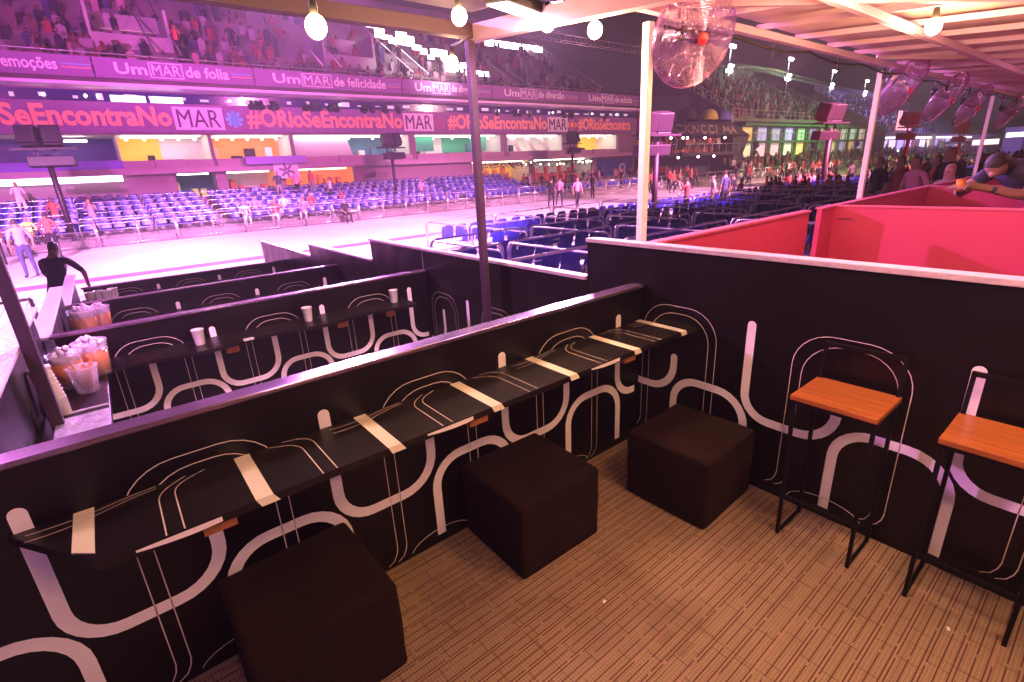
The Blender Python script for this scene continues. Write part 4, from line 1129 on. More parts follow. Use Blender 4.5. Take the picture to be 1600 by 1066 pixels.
# booth parapets
for i, (a, b) in enumerate(pill):
    mb = MB()
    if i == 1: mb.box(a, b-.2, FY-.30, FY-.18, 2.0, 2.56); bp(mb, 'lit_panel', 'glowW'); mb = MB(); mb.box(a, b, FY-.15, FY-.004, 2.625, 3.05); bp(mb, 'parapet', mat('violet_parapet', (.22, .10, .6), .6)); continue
    if i == 0: mb.box(a, b, FY-.15, FY-.004, 2.625, 3.05)
    else:
        n = 3
        for j in range(n):
            xa = a+(b-a)*j/n; xb = a+(b-a)*(j+1)/n-.03; mb.box(xa, xb, FY-.15-.02*(j % 2), FY-.004, 2.625, 3.0+.03*(j % 2))
    bp(mb, 'parapet', 'facade2')
# booths: recess with its own lit ceiling
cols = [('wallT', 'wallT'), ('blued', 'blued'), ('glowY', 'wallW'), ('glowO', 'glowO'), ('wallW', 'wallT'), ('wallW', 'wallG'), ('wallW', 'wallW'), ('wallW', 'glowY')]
for i, (a, b) in enumerate(pill):
    mb = MB(); dp = 3.0; y1 = FY+dp
    m0 = (a+b)/2
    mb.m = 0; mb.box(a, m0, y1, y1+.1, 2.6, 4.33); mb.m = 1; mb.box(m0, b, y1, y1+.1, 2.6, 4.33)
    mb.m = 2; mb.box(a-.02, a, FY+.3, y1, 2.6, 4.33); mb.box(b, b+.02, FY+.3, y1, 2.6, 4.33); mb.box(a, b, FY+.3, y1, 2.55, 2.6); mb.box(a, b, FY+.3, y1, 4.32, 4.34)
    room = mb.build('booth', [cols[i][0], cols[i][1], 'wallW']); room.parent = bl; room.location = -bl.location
    mb = MB()
    if i in (0, 1): mb.box(a+2.2, b-1.2, FY+1.2, FY+1.35, 4.05, 4.15)
    else:
        mb.box(a+.3, b-.3, FY+.6, FY+.85, 4.29, 4.31); mb.box(a+.3, b-.3, FY+1.8, FY+2.0, 4.29, 4.31)
    o = mb.build('ceiling_light', 'glowC'); o.parent = room
    if i >= 2:
        mb = MB()
        for k in range(5): x = a+.5+k*(b-a-1)/4; mb.ball((x, FY+1.3, 4.18), .09, 8)
        o = mb.build('downlights', 'dot'); o.parent = room
        for k in range(int((b-a)/1.0)):
            x = a+.3+k*1.0+random.uniform(-.1, .2); h = random.uniform(.3, 1.25); mb = MB(); mb.box(x, x+random.uniform(.2, .6), FY+2.6, FY+2.95, 2.6, 2.6+h)
            o = mb.build('furniture', random.choice(['blackm', 'wallT', 'coral', 'wallW', 'blackm'])); o.parent = room
    if i in (4, 6):
        mb = MB(); x = a if i == 4 else a+2
        for k in range(3 if i == 6 else 1):
            w_ = 4.2 if i == 4 else .5; xx = x+k*1.7
            mb.add([(xx, FY+.7, 2.62), (xx+w_, FY+.7, 2.62), (xx+w_-(.4 if i == 4 else 1.2), FY+.9, 4.3), (xx-(-.0 if i == 4 else 1.2), FY+.9, 4.3)], [(0, 1, 2, 3)])
        o = mb.build('white_screen', 'whitecl'); o.parent = room
    if i == 5:
        for xx in (a+.6, a+5.6):
            mb = MB(); mb.box(xx, xx+1.5, FY+1.0, FY+1.05, 3.2, 4.3); o = mb.build('green_curtain', 'wallG'); o.parent = room
# ground floor rooms
for i, (a, b, z0, z1) in enumerate(op):
    mb = MB(); mb.box(a-.3, b+.3, FY+3, FY+3.1, -.9, 2.3); mb.box(a-.3, b+.3, FY+.45, FY+3, 2.28, 2.3)
    mb.box(a-.32, a-.3, FY+.4, FY+3, -.9, 2.3); mb.box(b+.3, b+.32, FY+.4, FY+3, -.9, 2.3)
    room = mb.build('ground_room', ['wallT', 'wallW', 'glowO', 'glowY', 'wallW'][i]); room.parent = bl; room.location = -bl.location
    mb = MB(); mb.box(a+.2, b-.2, FY+1, FY+1.2, 2.2, 2.27); o = mb.build('ceiling_light', 'glowC'); o.parent = room
    mb = MB()
    for k in range(int((b-a)/.45)): x = a+k*.45; mb.box(x, x+.3, FY+2, FY+2.4, -.5, random.uniform(.9, 1.9))
    o = mb.build('shelves', random.choice(['orangecl', 'greencl', 'whitecl', 'redshirt'])); o.parent = room
# leafy hanging garland of the bar
root = empty('hanging_plants', (31.5, FY-.2, 2.0), 0, 'leafy garland with small lamps over the bright bars', 'plants')
mb = MB()
for k in range(900):
    x = random.uniform(-6.9, 7); z = -abs(random.gauss(0, .22)); y = random.uniform(-.25, .1); s = random.uniform(.05, .12)
    a = random.random()*6.28; d = Vector((math.cos(a), .3, math.sin(a)))*s; e_ = Vector((-math.sin(a), .5, math.cos(a)))*s*.5; p = Vector((x, y, z+.15))
    mb.add([p-d, p+e_, p+d, p-e_], [(0, 1, 2, 3)])
mb.build('leaves', 'lawn', root)
mb = MB()
for k in range(18): mb = MB(); mb.ball((random.uniform(-6.5, 6.8), -.3, random.uniform(-.25, .1)), .07, 6); mb.build('small_lamp', 'dot', root)
# blue wall with a ring emblem
root = empty('blue_booth', (41.5, FY-.4, -.75), 0, 'dark blue booth wall with a white ring emblem, right of the bars', 'booth')
mb = MB(); mb.box(-2.3, 2.4, -.1, .5, 0, 2.85); mb.build('wall', 'blued', root)
mb = MB(); mb.tube([(.75+.42*math.cos(a*math.pi/12), -.12, 1.9+.42*math.sin(a*math.pi/12)) for a in range(24)], .07, 6, closed=True); mb.build('ring_emblem', 'wht', root)
# sill line and lit cornice
mb = MB(); mb.box(-30, 45, FY-1.2, FY+.3, 6.48, 6.62); bp(mb, 'cornice', mat('pale_cornice', (.8, .6, .8), .5))
# dark window strip with lit panes between banners (recessed glazing)
mb = MB(); mb.box(-30, 45, FY-.02, FY-.004, 5.88, 6.4); bp(mb, 'glazing', mat('dark_glazing', (.03, .02, .12), .15))
mb = MB(); lit = [(2.0, 3.5), (3.7, 5.2)]
for a, b in lit: mb.box(a, b, FY-.05, FY-.021, 5.9, 6.2)
bp(mb, 'lit_window', 'glowW')
M['dimw'] = mat('dim_lit_window', (.4, .3, .4), .5, emit=(.9, .6, .7), es=.6)
for k in range(46):
    x = -9+k*1.15+random.uniform(0, .3); mb = MB(); mb.box(x, x+random.uniform(.15, .7), FY-.05, FY-.021, 5.95+random.random()*.15, 6.1+random.random()*.2)
    bp(mb, 'dim_window', 'dimw')
mb = MB()
for x in (-.6, 1.0, 1.5, 7.5, 14, 20.5, 27, 33, 38, 41.5): mb.ball((x, FY-.3, 6.1), .07, 8)
bp(mb, 'spot_lamp', 'dot')
# heads leaning over the middle gallery
mb = MB()
for k in range(26):
    x = random.uniform(8.5, 18.5) if k < 18 else random.uniform(20, 40); mb.ball((x, FY-.35, 6.05), .13, 6, (1, 1, 1.2)); mb.ball((x, FY-.33, 5.82), .22, 6, (1.1, .6, .9))
tag(mb.build('gallery_guests', 'blackcl'), 'row of guests looking over the top of the big banner', 'guests', kind='stuff')

# main banner
BY = FY-.2
bn = empty('long_banner', (18, BY, 4.4), 0, 'long purple banner with coral hashtag lettering below the gallery', 'banner')
def bnp(o, loc=None): o.parent = bn; o.location = -bn.location; return o
mb = MB(); mb.box(-16, 44, BY, BY+.12, 4.4, 5.86); bnp(mb.build('cloth', 'bannerp'))
PER = 13.95
for k in range(4):
    o_ = (k-1)*PER
    x0 = 8.25+o_; 
    if k == 3: bnp(text_mesh('hashtag_lettering', '#ORioSeEncontra', x0+.1, x0+7.6, 4.62, 5.72, BY-.01, 'coral', bold=.035)); continue
    bnp(text_mesh('hashtag_lettering', '#ORioSeEncontraNo', x0, x0+10.15, 4.62, 5.72, BY-.01, 'coral', bold=.035))
    mb = MB(); mb.box(x0+10.25, x0+12.7, BY-.012, BY-.001, 4.55, 5.72); bnp(mb.build('white_box', 'wht'))
    bnp(text_mesh('box_lettering', 'MAR', x0+10.42, x0+12.52, 4.68, 5.6, BY-.03, 'dkp', bold=0))
    ex = x0+13.27; ez = 5.13; mb = MB()
    if k == 0:
        for a in range(8):
            t = a*math.pi/4; rot = Matrix.Rotation(-t, 3, 'Y'); mb.obox(Vector((ex, BY-.02, ez))+rot @ Vector((0, 0, .27)), .10, .01, .18, rot)
        mb.obox((ex, BY-.021, ez), .12, .01, .12); bnp(mb.build('flower_emblem', 'ltblue'))
    elif k == 1:
        for rr in (.12, .27, .42): mb.tube([(ex+rr*math.cos(a*math.pi/10), BY-.01, ez+rr*math.sin(a*math.pi/10)) for a in range(20)], .035, 4, closed=True)
        bnp(mb.build('ring_emblem', 'stripe'))
    else:
        mb.add([(ex-.75, BY-.012, ez), (ex, BY-.012, ez-.45), (ex+.75, BY-.012, ez), (ex, BY-.012, ez+.45)], [(0, 1, 2, 3)]); bnp(mb.build('diamond_emblem', 'coral'))
        mb = MB(); mb.tube([(ex+.3*math.cos(a*math.pi/10), BY-.02, ez+.3*math.sin(a*math.pi/10)) for a in range(20)], .05, 4, closed=True); bnp(mb.build('eye_ring', 'dkp'))
# upper banners, one per phrase
UY = FY-.9
ub = [(-11.5, 1.6, 'Um', 'de emoções', -6.0, .25, 'leftmost upper banner, ending in emoções'), (1.6, 8.9, 'Um', 'de folia', 2.45, 7.6, 'upper banner reading Um MAR de folia'),
      (8.9, 18.3, 'Um', 'de felicidade', 9.95, 17.1, 'upper banner reading Um MAR de felicidade'), (18.3, 26.0, 'Um', 'de alegria', 19.3, 24.2, 'upper banner reading Um MAR de alegria'),
      (26.0, 35.6, 'Um', 'de diversão', 27.2, 33.8, 'upper banner reading Um MAR de diversão'), (35.6, 44.2, 'Um', 'de euforia', 36.9, 43.0, 'rightmost upper banner reading Um MAR de euforia')]
for a, b, t1, t2, xa, xb, lab in ub:
    r = empty('upper_banner', ((a+b)/2, UY, 6.9), 0, lab, 'banner', 'purple banners along the foot of the upper stand')
    def rp(o): o.parent = r; o.location = -r.location
    mb = MB(); mb.box(a+.03, b-.03, UY, UY+.06, 6.86, 7.78); rp(mb.build('cloth', 'bannerp'))
    W_ = xb-xa; wu = 1.35*W_/5.15 if W_ < 6 else 1.55; wb = 1.5 if W_ < 6 else 1.85
    rp(text_mesh('lettering', t1, xa, xa+wu, 7.08, 7.6, UY-.01, 'wht', bold=.02))
    mb = MB(); bx0, bx1 = xa+wu+.1, xa+wu+.1+wb
    for q in ((bx0, bx1, 7.66, 7.70), (bx0, bx1, 6.98, 7.02), (bx0, bx0+.05, 7.021, 7.659), (bx1-.05, bx1, 7.021, 7.659)): mb.box(q[0], q[1], UY-.012, UY-.001, q[2], q[3])
    rp(mb.build('word_frame', 'wht')); rp(text_mesh('framed_lettering', 'MAR', bx0+.12, bx1-.12, 7.09, 7.6, UY-.01, 'wht', bold=0))
    rp(text_mesh('lettering', t2, bx1+.12, xb, 7.0 if 'ç' in t2 or 'g' in t2 else 7.08, 7.62, UY-.01, 'wht', bold=.02))
    for mi, (dz, mm_) in enumerate(((0, 'coral'), (.14, 'ltblue'))):
        mb = MB(); e0 = xb+.15
        pth = [Vector((e0+(b-.1-e0)*j/30, 7.25+dz+.03*math.sin(j*1.6))) for j in range(31)]
        mb.ribbon(pth, .03, lambda s, t: (s, UY-.008, t)); rp(mb.build('wavy_line', mm_))
# upper stand (stepped terrace)
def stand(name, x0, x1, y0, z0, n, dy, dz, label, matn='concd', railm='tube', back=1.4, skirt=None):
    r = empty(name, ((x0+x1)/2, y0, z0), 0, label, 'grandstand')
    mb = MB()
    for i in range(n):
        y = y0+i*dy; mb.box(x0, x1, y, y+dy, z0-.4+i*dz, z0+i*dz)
    o = mb.build('steps', matn); o.parent = r; o.location = -r.location
    ye, ze = y0+n*dy, z0+n*dz
    for x in (x0, x1):
        mb = MB(); pts = [(x, y0-.02, z0-.45 if skirt is None else skirt), (x, y0-.02, z0+.35), (x, ye+.1, ze+.45), (x, ye+.1, -1 if skirt is not None else ze-4)]
        th = .25 if x == x1 else -.25
        mb.add(pts+[(q[0]+th, q[1], q[2]) for q in pts], [(0, 1, 2, 3), (7, 6, 5, 4), (0, 4, 5, 1), (1, 5, 6, 2), (2, 6, 7, 3), (3, 7, 4, 0)])
        o = mb.build('side_wall', 'conc'); o.parent = r; o.location = -r.location
        mb = MB(); mb.tube([(x, y0, z0+1.25), (x, ye, ze+1.35)], .05, 5); mb.tube([(x, y0, z0+.85), (x, ye, ze+.95)], .03, 5)
        for i in range(n+1): mb.tube([(x, y0+i*dy, z0+i*dz+.3), (x, y0+i*dy, z0+i*dz+1.3)], .03, 4)
        o = mb.build('side_rail', railm); o.parent = r; o.location = -r.location
    mb = MB(); mb.box(x0, x1, ye, ye+.3, ze-3, ze+back); o = mb.build('back_wall', matn); o.parent = r; o.location = -r.location
    mb = MB()
    mb.tube([(x0, y0+.05, z0+.95), (x1, y0+.05, z0+.95)], .035, 5); mb.tube([(x0, y0+.05, z0+.5), (x1, y0+.05, z0+.5)], .025, 5)
    x = x0
    while x <= x1: mb.tube([(x, y0+.05, z0), (x, y0+.05, z0+.95)], .03, 4); x += 1.5
    o = mb.build('front_rail', railm); o.parent = r; o.location = -r.location
    return r
def aisle(r, x, y0, z0, n, dy, dz, m='tube'):
    mb = MB(); 
    for xx in (x, x+1.2):
        mb.tube([(xx, y0+1, z0+1.4), (xx, y0+(n-3)*dy, z0+(n-3)*dz+1.0)], .05, 5)
    o = mb.build('aisle_rail', m); o.parent = r; o.location = -r.location
ST1 = dict(y0=34.3, z0=7.05, n=22, dy=.62, dz=.36)
s1 = stand('upper_stand', -40, 38.9, label='nearest sloping upper stand with a purple banner along its foot', **ST1)
M['litrail'] = mat('lit_handrail', (.85, .8, .85), .5)  # white colour imitates light falling on the aisle rails
for x in (-14, -3.5, 4.5, 13.5, 20, 29): aisle(s1, x, 34.3, 7.05, 22 if x != 13.5 else 9, .62, .36, 'litrail' if x in (13.5, 20) else 'tube')
# vomitory openings with low walls in the slope
for x in (2.0, 14.5):
    mb = MB(); mb.box(x, x+.15, 37.5, 40.5, 8.3, 11.0); mb.box(x+3.6, x+3.75, 37.5, 40.5, 8.3, 11.0); mb.box(x+.15, x+3.6, 40.3, 40.5, 8.3, 11.2); mb.box(x+.15, x+3.6, 37.5, 37.6, 8.3, 9.6)
    o = mb.build('stair_opening', 'conc'); o.parent = s1; o.location = -s1.location
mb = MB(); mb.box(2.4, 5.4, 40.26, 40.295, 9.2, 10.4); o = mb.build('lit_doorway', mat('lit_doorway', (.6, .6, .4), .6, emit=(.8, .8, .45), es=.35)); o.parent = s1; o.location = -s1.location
s2 = stand('upper_stand', 62, 92.5, 34, 6.2, 22, .62, .36, 'second sloping stand with a bare grey side wall, right of the white pole', skirt=-1)
s3 = stand('upper_stand', 117, 150, 34, 4.9, 22, .62, .38, 'third sloping stand lit blue and violet, farthest right', skirt=-1)
s4 = stand('upper_stand', 158, 215, 34, 2.5, 16, .62, .3, 'low far stand at the end of the avenue, lit violet', skirt=-1)
# seated crowd of the stands: uncountable
def crowd(name, x0, x1, y0, z0, rows, dy, dz, N, mats, label, bias=1.6, skip=()):
    mb = MB()
    for k in range(N):
        r_ = int(rows*random.random()**bias); x = random.uniform(x0, x1)
        if any(a < x < b for a, b in skip): continue
        y = y0+(r_+.5)*dy; z = z0+r_*dz; h = random.uniform(.8, .95) if random.random() < .92 else 1.55
        mb.m = random.randrange(len(mats)); w_ = random.uniform(.17, .23)
        v = [(x-w_*.8, y-.12, z), (x+w_*.8, y-.12, z), (x+w_*.8, y+.12, z), (x-w_*.8, y+.12, z), (x-w_, y-.1, z+h*.68), (x+w_, y-.1, z+h*.68), (x+w_, y+.1, z+h*.68), (x-w_, y+.1, z+h*.68),
             (x-.06, y-.05, z+h*.78), (x+.06, y-.05, z+h*.78), (x+.06, y+.05, z+h*.78), (x-.06, y+.05, z+h*.78)]
        mb.add(v, [(0, 1, 5, 4), (1, 2, 6, 5), (2, 3, 7, 6), (3, 0, 4, 7), (4, 5, 9, 8), (5, 6, 10, 9), (6, 7, 11, 10), (7, 4, 8, 11)])
        mb.m = len(mats)-1; mb.ball((x, y, z+h*.9), .115, 6, (1, 1, 1.2))
    return tag(mb.build(name, mats), label, 'crowd', kind='stuff')
M['dullred'] = mat('dull_red', (.25, .04, .04), .8); M['dullpink'] = mat('dull_pink', (.35, .18, .22), .8)
CM = ['dullred', 'blackcl', 'greycl', 'blackcl', 'blackcl', 'greycl', 'dullred', 'dullpink', 'navycl', 'skind']
crowd('stand_crowd', -38, 38.5, 34.3, 7.05, 20, .62, .36, 1150, CM, 'dense crowd seated on the nearest upper stand', 3.2, ((4.5, 5.7), (13.5, 14.7), (29, 30.2)))
crowd('stand_crowd', 63, 92, 34, 6.2, 21, .62, .36, 620, CM, 'crowd on the second upper stand', 1.2)
crowd('stand_crowd', 118, 149, 34, 4.9, 21, .62, .38, 500, ['navycl', 'blackcl', 'whitecl', 'navycl', 'skind'], 'crowd on the third, violet stand', 1.3)
crowd('avenue_crowd', 60, 200, 28.5, -.6, 8, .8, .25, 900, ['dullred', 'blackcl', 'greycl', 'blackcl', 'dullred', 'dullpink', 'skind'], 'mass of tiny people along the far side of the avenue in the distance', 1)
crowd('terrace_crowd', 60, 190, 3, -.3, 16, .75, -.03, 900, ['redshirt', 'redshirt', 'blackcl', 'orangecl', 'navycl', 'skind'], 'mass of tiny people on the near side of the avenue in the distance', 1)
# white floodlit flare area on the nearest stand: glowing boxes imitate the blown-out lit patch
root = empty('glow_band', (20, 38, 10), 0, 'ragged dazzling white glowing band that imitates a lit patch sloping down over the alegria banner', 'glowing band')
M['glowface'] = mat('glow_face', (1, 1, 1), .4, emit=(1, .92, 1), es=9)
for i in range(17):
    t = i/16; mb = MB(); w_ = random.uniform(.22, .5); h_ = random.uniform(.12, .42)
    mb.box(-w_, w_, -.01, .05, -h_, h_); o = mb.build('lamp', 'glowface', root, loc=(-1.2+8.4*t+random.uniform(-.1, .1), .8-2.2*t, 1.9-3.0*t+random.uniform(-.35, .3)))  # each glowing box stands in for glare on the steps
for x, y, z, sx in ((37.0, 44.5, 13.4, 4.0),):
    root = empty('glow_band', (x, y, z), 0, 'dazzling white glowing strip on the stand %s' % ('above the alegria banner' if x < 30 else 'beside the dark pole near its top'), 'glowing band')
    mb = MB(); mb.box(-sx, sx, 0, .3, -.32, .32); mb.build('housing', 'blackm', root)
    mb = MB()
    n = int(sx*2/.5)
    for i in range(n): mb.box(-sx+.04+i*.5, -sx+.46+i*.5, -.02, -.001, -.28, .28)
    mb.build('lens', 'glowface', root)  # glowing faces stand in for the lit white strip
lamp('unseen_flood', 'SPOT', (22, 30, 11), 5200, (1, .9, .95), (21, 37, 8), .2, 60, .9)  # unseen spot added to brighten the steps round the glowing band
# people standing on the stand as silhouettes
for i, (x, y, z) in enumerate(((5.9, 37, 8.5), (-3.0, 39.2, 9.7), (-2.0, 39.2, 9.7), (9.0, 37.9, 9.1), (18.8, 38.2, 9.3), (20.2, 37.6, 9.0), (21.6, 37.0, 8.6), (23.0, 36.4, 8.2))):
    person('stand' if i % 2 else 'film', 'redshirt' if i < 3 else 'blackcl', 'blackcl', (x, y, z), R(180), 'figure standing upright among the seated crowd of the nearest upper stand', 'standing figures on the upper stand')

# second building under stand 2 : black bar with slanted letters, umbrellas and green terraces
bb = empty('bar_terrace', (52, 33, -.75), 0, 'black slanted bar pavilion with a row of brush letters, right of the white pole', 'pavilion')
def bbp(mb, n, m): o = mb.build(n, m); o.parent = bb; o.location = -bb.location; return o
mb = MB(); pr = [(45.3, 1.0), (46.0, 5.4), (60.5, 5.4), (63.5, 4.0), (61.0, 1.0)]
mb.add([(x, 33.0, z) for x, z in pr]+[(x, 33.4, z) for x, z in pr], [(0, 1, 2, 3, 4), (9, 8, 7, 6, 5)]+[(i, (i+1) % 5, 5+(i+1) % 5, 5+i) for i in range(5)]); 
mb = MB(); mb.add([(46, 32.5, 4.1), (63.5, 32.5, 4.1), (61, 33.4, 5.5), (46, 33.4, 5.5)], [(0, 1, 2, 3)]); mb.box(46, 61, 33.4, 36, 5.35, 5.5); bbp(mb, 'fascia', 'blackm')
mb = MB(); mb.add([(63.5, 32.5, 4.1), (61.2, 32.8, -.75), (61.2, 36, -.75), (61.0, 36, 5.5), (61, 33.4, 5.5)], [(0, 1, 2, 3, 4)]); mb.box(46, 62, 36, 36.2, -.75, 5.4); bbp(mb, 'side', 'blackm')
mb = MB(); mb.box(45, 61.6, 32.6, 36, 2.0, 2.35); bbp(mb, 'balcony_floor', 'blackm')
mb = MB(); mb.tube([(45, 32.6, 3.2), (61.8, 32.6, 3.2)], .05, 5)
for k in range(12): mb.tube([(45+k*1.5, 32.6, 2.3), (45+k*1.5, 32.6, 3.2)], .03, 4)
bbp(mb, 'balcony_rail', 'tube')
mb = MB(); mb.box(46.2, 61, 35.7, 35.9, 2.4, 3.9); bbp(mb, 'back_wall', mat('warm_wall', (.35, .08, .05), .7, emit=(1, .3, .12), es=.12))  # faint emission in the back wall imitates warm light on it
mb = MB()
for x in (48.0, 50.2, 51.0, 54.4, 58.6, 49.5, 53.3, 56.5): mb.ball((x, 32.9, 3.85 if x != 49.5 and x != 53.3 and x != 56.5 else 1.9), .13, 8)
bbp(mb, 'ceiling_lamp', 'dot')
# brush letters (unreadable slanted strokes)
mb = MB(); x = 47.2
def stroke(p): 
    mb.tube([(px, 32.5+(pz-4.1)*.64-.04, pz) for px, pz in p], .10, 4)
gl = [[[(0, 0), (.3, .8), (1.1, .9), (1.2, .4), (.6, 0), (0, 0)]], [[(1.2, .8), (.4, .9), (.1, .3), (.6, 0), (1.2, .15)]], [[(0, 0), (.35, .95)], [(1.1, .95), (.25, .4), (1.1, 0)]],
      [[(0, 0), (.3, .9), (.9, .1), (1.2, .95)]], [[(1.1, .8), (.4, .9), (.1, .3), (.5, 0), (1.0, .15)]], [[(1.1, .8), (.4, .9), (.1, .3), (.5, 0), (1.0, .15)]],
      [[(0, 0), (.3, .9)]], [[(0, 0), (.3, .9), (.7, .3), (1.1, .9), (1.2, 0)]], [[(0, 0), (.6, .9), (1.1, 0)], [(.3, .4), (.9, .4)]]]
for g in gl:
    for st_ in g: stroke([(x+px*1.15-.35*(1-pz), 4.3+pz*.95) for px, pz in st_])
    x += 1.55
bbp(mb, 'brush_lettering', mat('tan_letters', (.28, .19, .13), .6))
for x, mm_, lab in ((52.6, 'blackm', 'black'), (57.0, 'greencl', 'yellow'), (60.0, 'navycl', 'blue')):
    r = empty('round_umbrella', (x, 34.2, 5.5), 0, '%s round umbrella on the roof of the black bar' % lab, 'umbrella', 'round umbrellas on the bar roof')
    mb = MB(); mb.lathe([(1.05, .35), (1.02, .7), (.8, 1.15), (.45, 1.42), (.02, 1.5)], n=16)
    mb.build('canopy', mat('umbrella_'+lab, {'black': (.04, .02, .02), 'yellow': (.55, .4, .05), 'blue': (.12, .1, .45)}[lab], .6), r)
    mb = MB(); mb.tube([(0, 0, 0), (0, 0, 1.3)], .04, 6); mb.build('stem', 'blackm', r)
for k in range(26):
    person(random.choice(['stand', 'walk', 'film']), random.choice(cr), 'blackcl', (random.uniform(46, 60), random.uniform(33, 35), 2.36), R(random.uniform(140, 220)), 'guest on the balcony of the black bar', 'guests on the balcony of the black bar')
# dark screen wall above the bar
mb = MB(); mb.box(44, 56.5, 36.5, 36.8, 5.5, 8.4); tag(mb.build('dark_screen', 'blackm'), 'dark rectangular screen wall above the bar pavilion', 'screen')
# green lit booths of the second building
gb = empty('grandstand_building', (90, FY, 0), 0, 'green lit two storey building of booths under the second stand', 'grandstand')
def gbp(mb, n, m): o = mb.build(n, m); o.parent = gb; o.location = -gb.location; return o
mb = MB(); mb.box(66, 115, FY, FY+.3, -.9, 1.6); mb.box(66, 115, FY+3, FY+3.3, 1.6, 6); mb.box(66, 115, FY-.2, FY+3, 3.3, 3.55); mb.box(66, 115, FY-.6, FY+3, 5.4, 5.8)
for k in range(13): mb.box(66+k*4, 66.5+k*4, FY, FY+.3, 1.6, 5.4)
gbp(mb, 'frame', 'green')
for lev, (za, zb) in enumerate(((1.6, 3.3), (3.6, 5.3))):
    for k in range(12):
        mb = MB(); mb.box(66.55+k*4, 69.95+k*4, FY+.5, FY+.6, za+.02, zb-.02)
        col = random.choice([(1, .95, .8), (1, .6, .25), (.5, .4, .8), (1, .5, .7), (.6, .9, .6), (.15, .1, .12)])
        gbp(mb, 'lit_window', mat('lit_booth', col, .5, emit=col, es=random.uniform(.1, .8)))
mb = MB(); mb.tube([(66, FY-.5, 4.5), (115, FY-.5, 4.5)], .05, 5); mb.tube([(66, FY-.5, 6.6), (115, FY-.5, 6.6)], .05, 5)
for k in range(34): mb.tube([(66+k*1.5, FY-.5, 3.5), (66+k*1.5, FY-.5, 4.5)], .04, 4)
gbp(mb, 'terrace_rail', 'tube')
vb = empty('grandstand_building', (150, FY, 0), 0, 'farthest building with long white and violet lights under the third stand', 'grandstand')
def vbp(mb, n, m): o = mb.build(n, m); o.parent = vb; o.location = -vb.location; return o
mb = MB(); mb.box(116, 230, FY, FY+2, -.9, 4.4); vbp(mb, 'wall', 'facade')
mb = MB(); mb.box(118, 228, FY-.3, FY-.01, 3.6, 3.9); mb.box(118, 228, FY-.3, FY-.01, 1.2, 1.5); vbp(mb, 'light_strip', 'glowW')
for k in range(22):
    mb = MB(); mb.box(118+k*5, 121.6+k*5, FY-.06, FY-.01, 1.8, 3.3); col = random.choice([(1, .9, 1), (.5, .4, 1), (1, .5, .7), (.3, .12, .1), (1, .8, .5)])
    vbp(mb, 'lit_window', mat('far_booth', col, .5, emit=col, es=random.uniform(.1, 1.3)))
mb = MB()
for k in range(7): mb.box(120+k*1.3, 120.7+k*1.3, FY-1.6, FY-1.5, 5.0, 7.4+random.random())
tag(mb.build('lit_screens', mat('screen_glow', (1, .4, .4), .5, emit=(1, .35, .3), es=1.6)), 'small bright pink and orange screens between the second and third stands', 'screens')
# glow at the far end of the avenue
for i, (x, y, z, w_, h, col, es) in enumerate(((175, 22, 3.8, 8, 1.0, (.8, 1, 1), 3), (170, 14, 4.5, 5, 4, (1, .9, .8), 1.6), (178, 30, 2.4, 5, 1.2, (1, .85, .7), 2), (150, 9, 3.2, 3, 1.6, (1, .5, .3), 1.5))):
    r = empty('distant_booth', (x, y, AZ), 0, ('booth with a long white light at the far end', 'tall bright booth at the far right end', 'small warm booth at the far end', 'orange booth at the near far end')[i]+' of the avenue', 'booth')
    mb = MB(); mb.box(0, 4, -w_/2-.4, w_/2+.4, 0, z+h+1.2); mb.build('wall', 'facade', r); mb = MB(); mb.box(-.1, -.01, -w_/2, w_/2, z, z+h); mb.build('lit_front', mat('lit_front', col, .5, emit=col, es=es), r)

# ------------------------------------------------------------------ speaker masts
def make_mast():
    root = empty('speaker_mast')
    mb = MB(); mb.tube([(0, 0, -1.0), (0, 0, 3.0)], .11, 10); mb.box(-.25, .25, -.25, .25, -1.0, -.97); mb.build('mast', 'steelr', root)
    for s in (-1, 1):
        mb = MB(); rot = Matrix.Rotation(R(14*s), 3, 'Z') @ Matrix.Rotation(R(-14), 3, 'X')
        mb.obox((s*.36, -.12, 3.75), .33, .28, .34, rot); mb.obox((s*.36, -.16, 3.36), .31, .26, .05, rot); o = mb.build('speaker_box', 'speaker', root, bevel=.04)
    mb = MB(); mb.box(-1.05, 1.05, -.25, .25, 3.2, 3.27); mb.build('platform', 'steelr', root)
    mb = MB(); mb.bar((-.45, 0, 3.0), (-.2, 0, 3.25), .05); mb.bar((.45, 0, 3.0), (.2, 0, 3.25), .05); mb.bar((0, 0, 2.4), (.35, 0, 3.2), .05); mb.bar((0, 0, 2.4), (-.35, 0, 3.2), .05); mb.build('brace', 'steelr', root)
    mb = MB(); mb.obox((.15, -.1, 2.72), .78, .22, .20, Matrix.Rotation(R(-8), 3, 'X')); mb.build('floodlight_box', 'speaker', root, bevel=.03)
    return root
mast = make_mast(); reg(mast); M['nearmast'] = mat('near_mast_lit', (.045, .02, .035), .5, metal=.2)  # mast colour lightened for the near masts so they look lit
labs = ['big magenta lit speaker mast at the left in front of the booths', 'dark speaker mast among the far seats left of the dark pole', 'speaker mast across the avenue between the dark pole and the white pole', 'small distant speaker mast before the black bar', 'small distant speaker mast before the green booths']
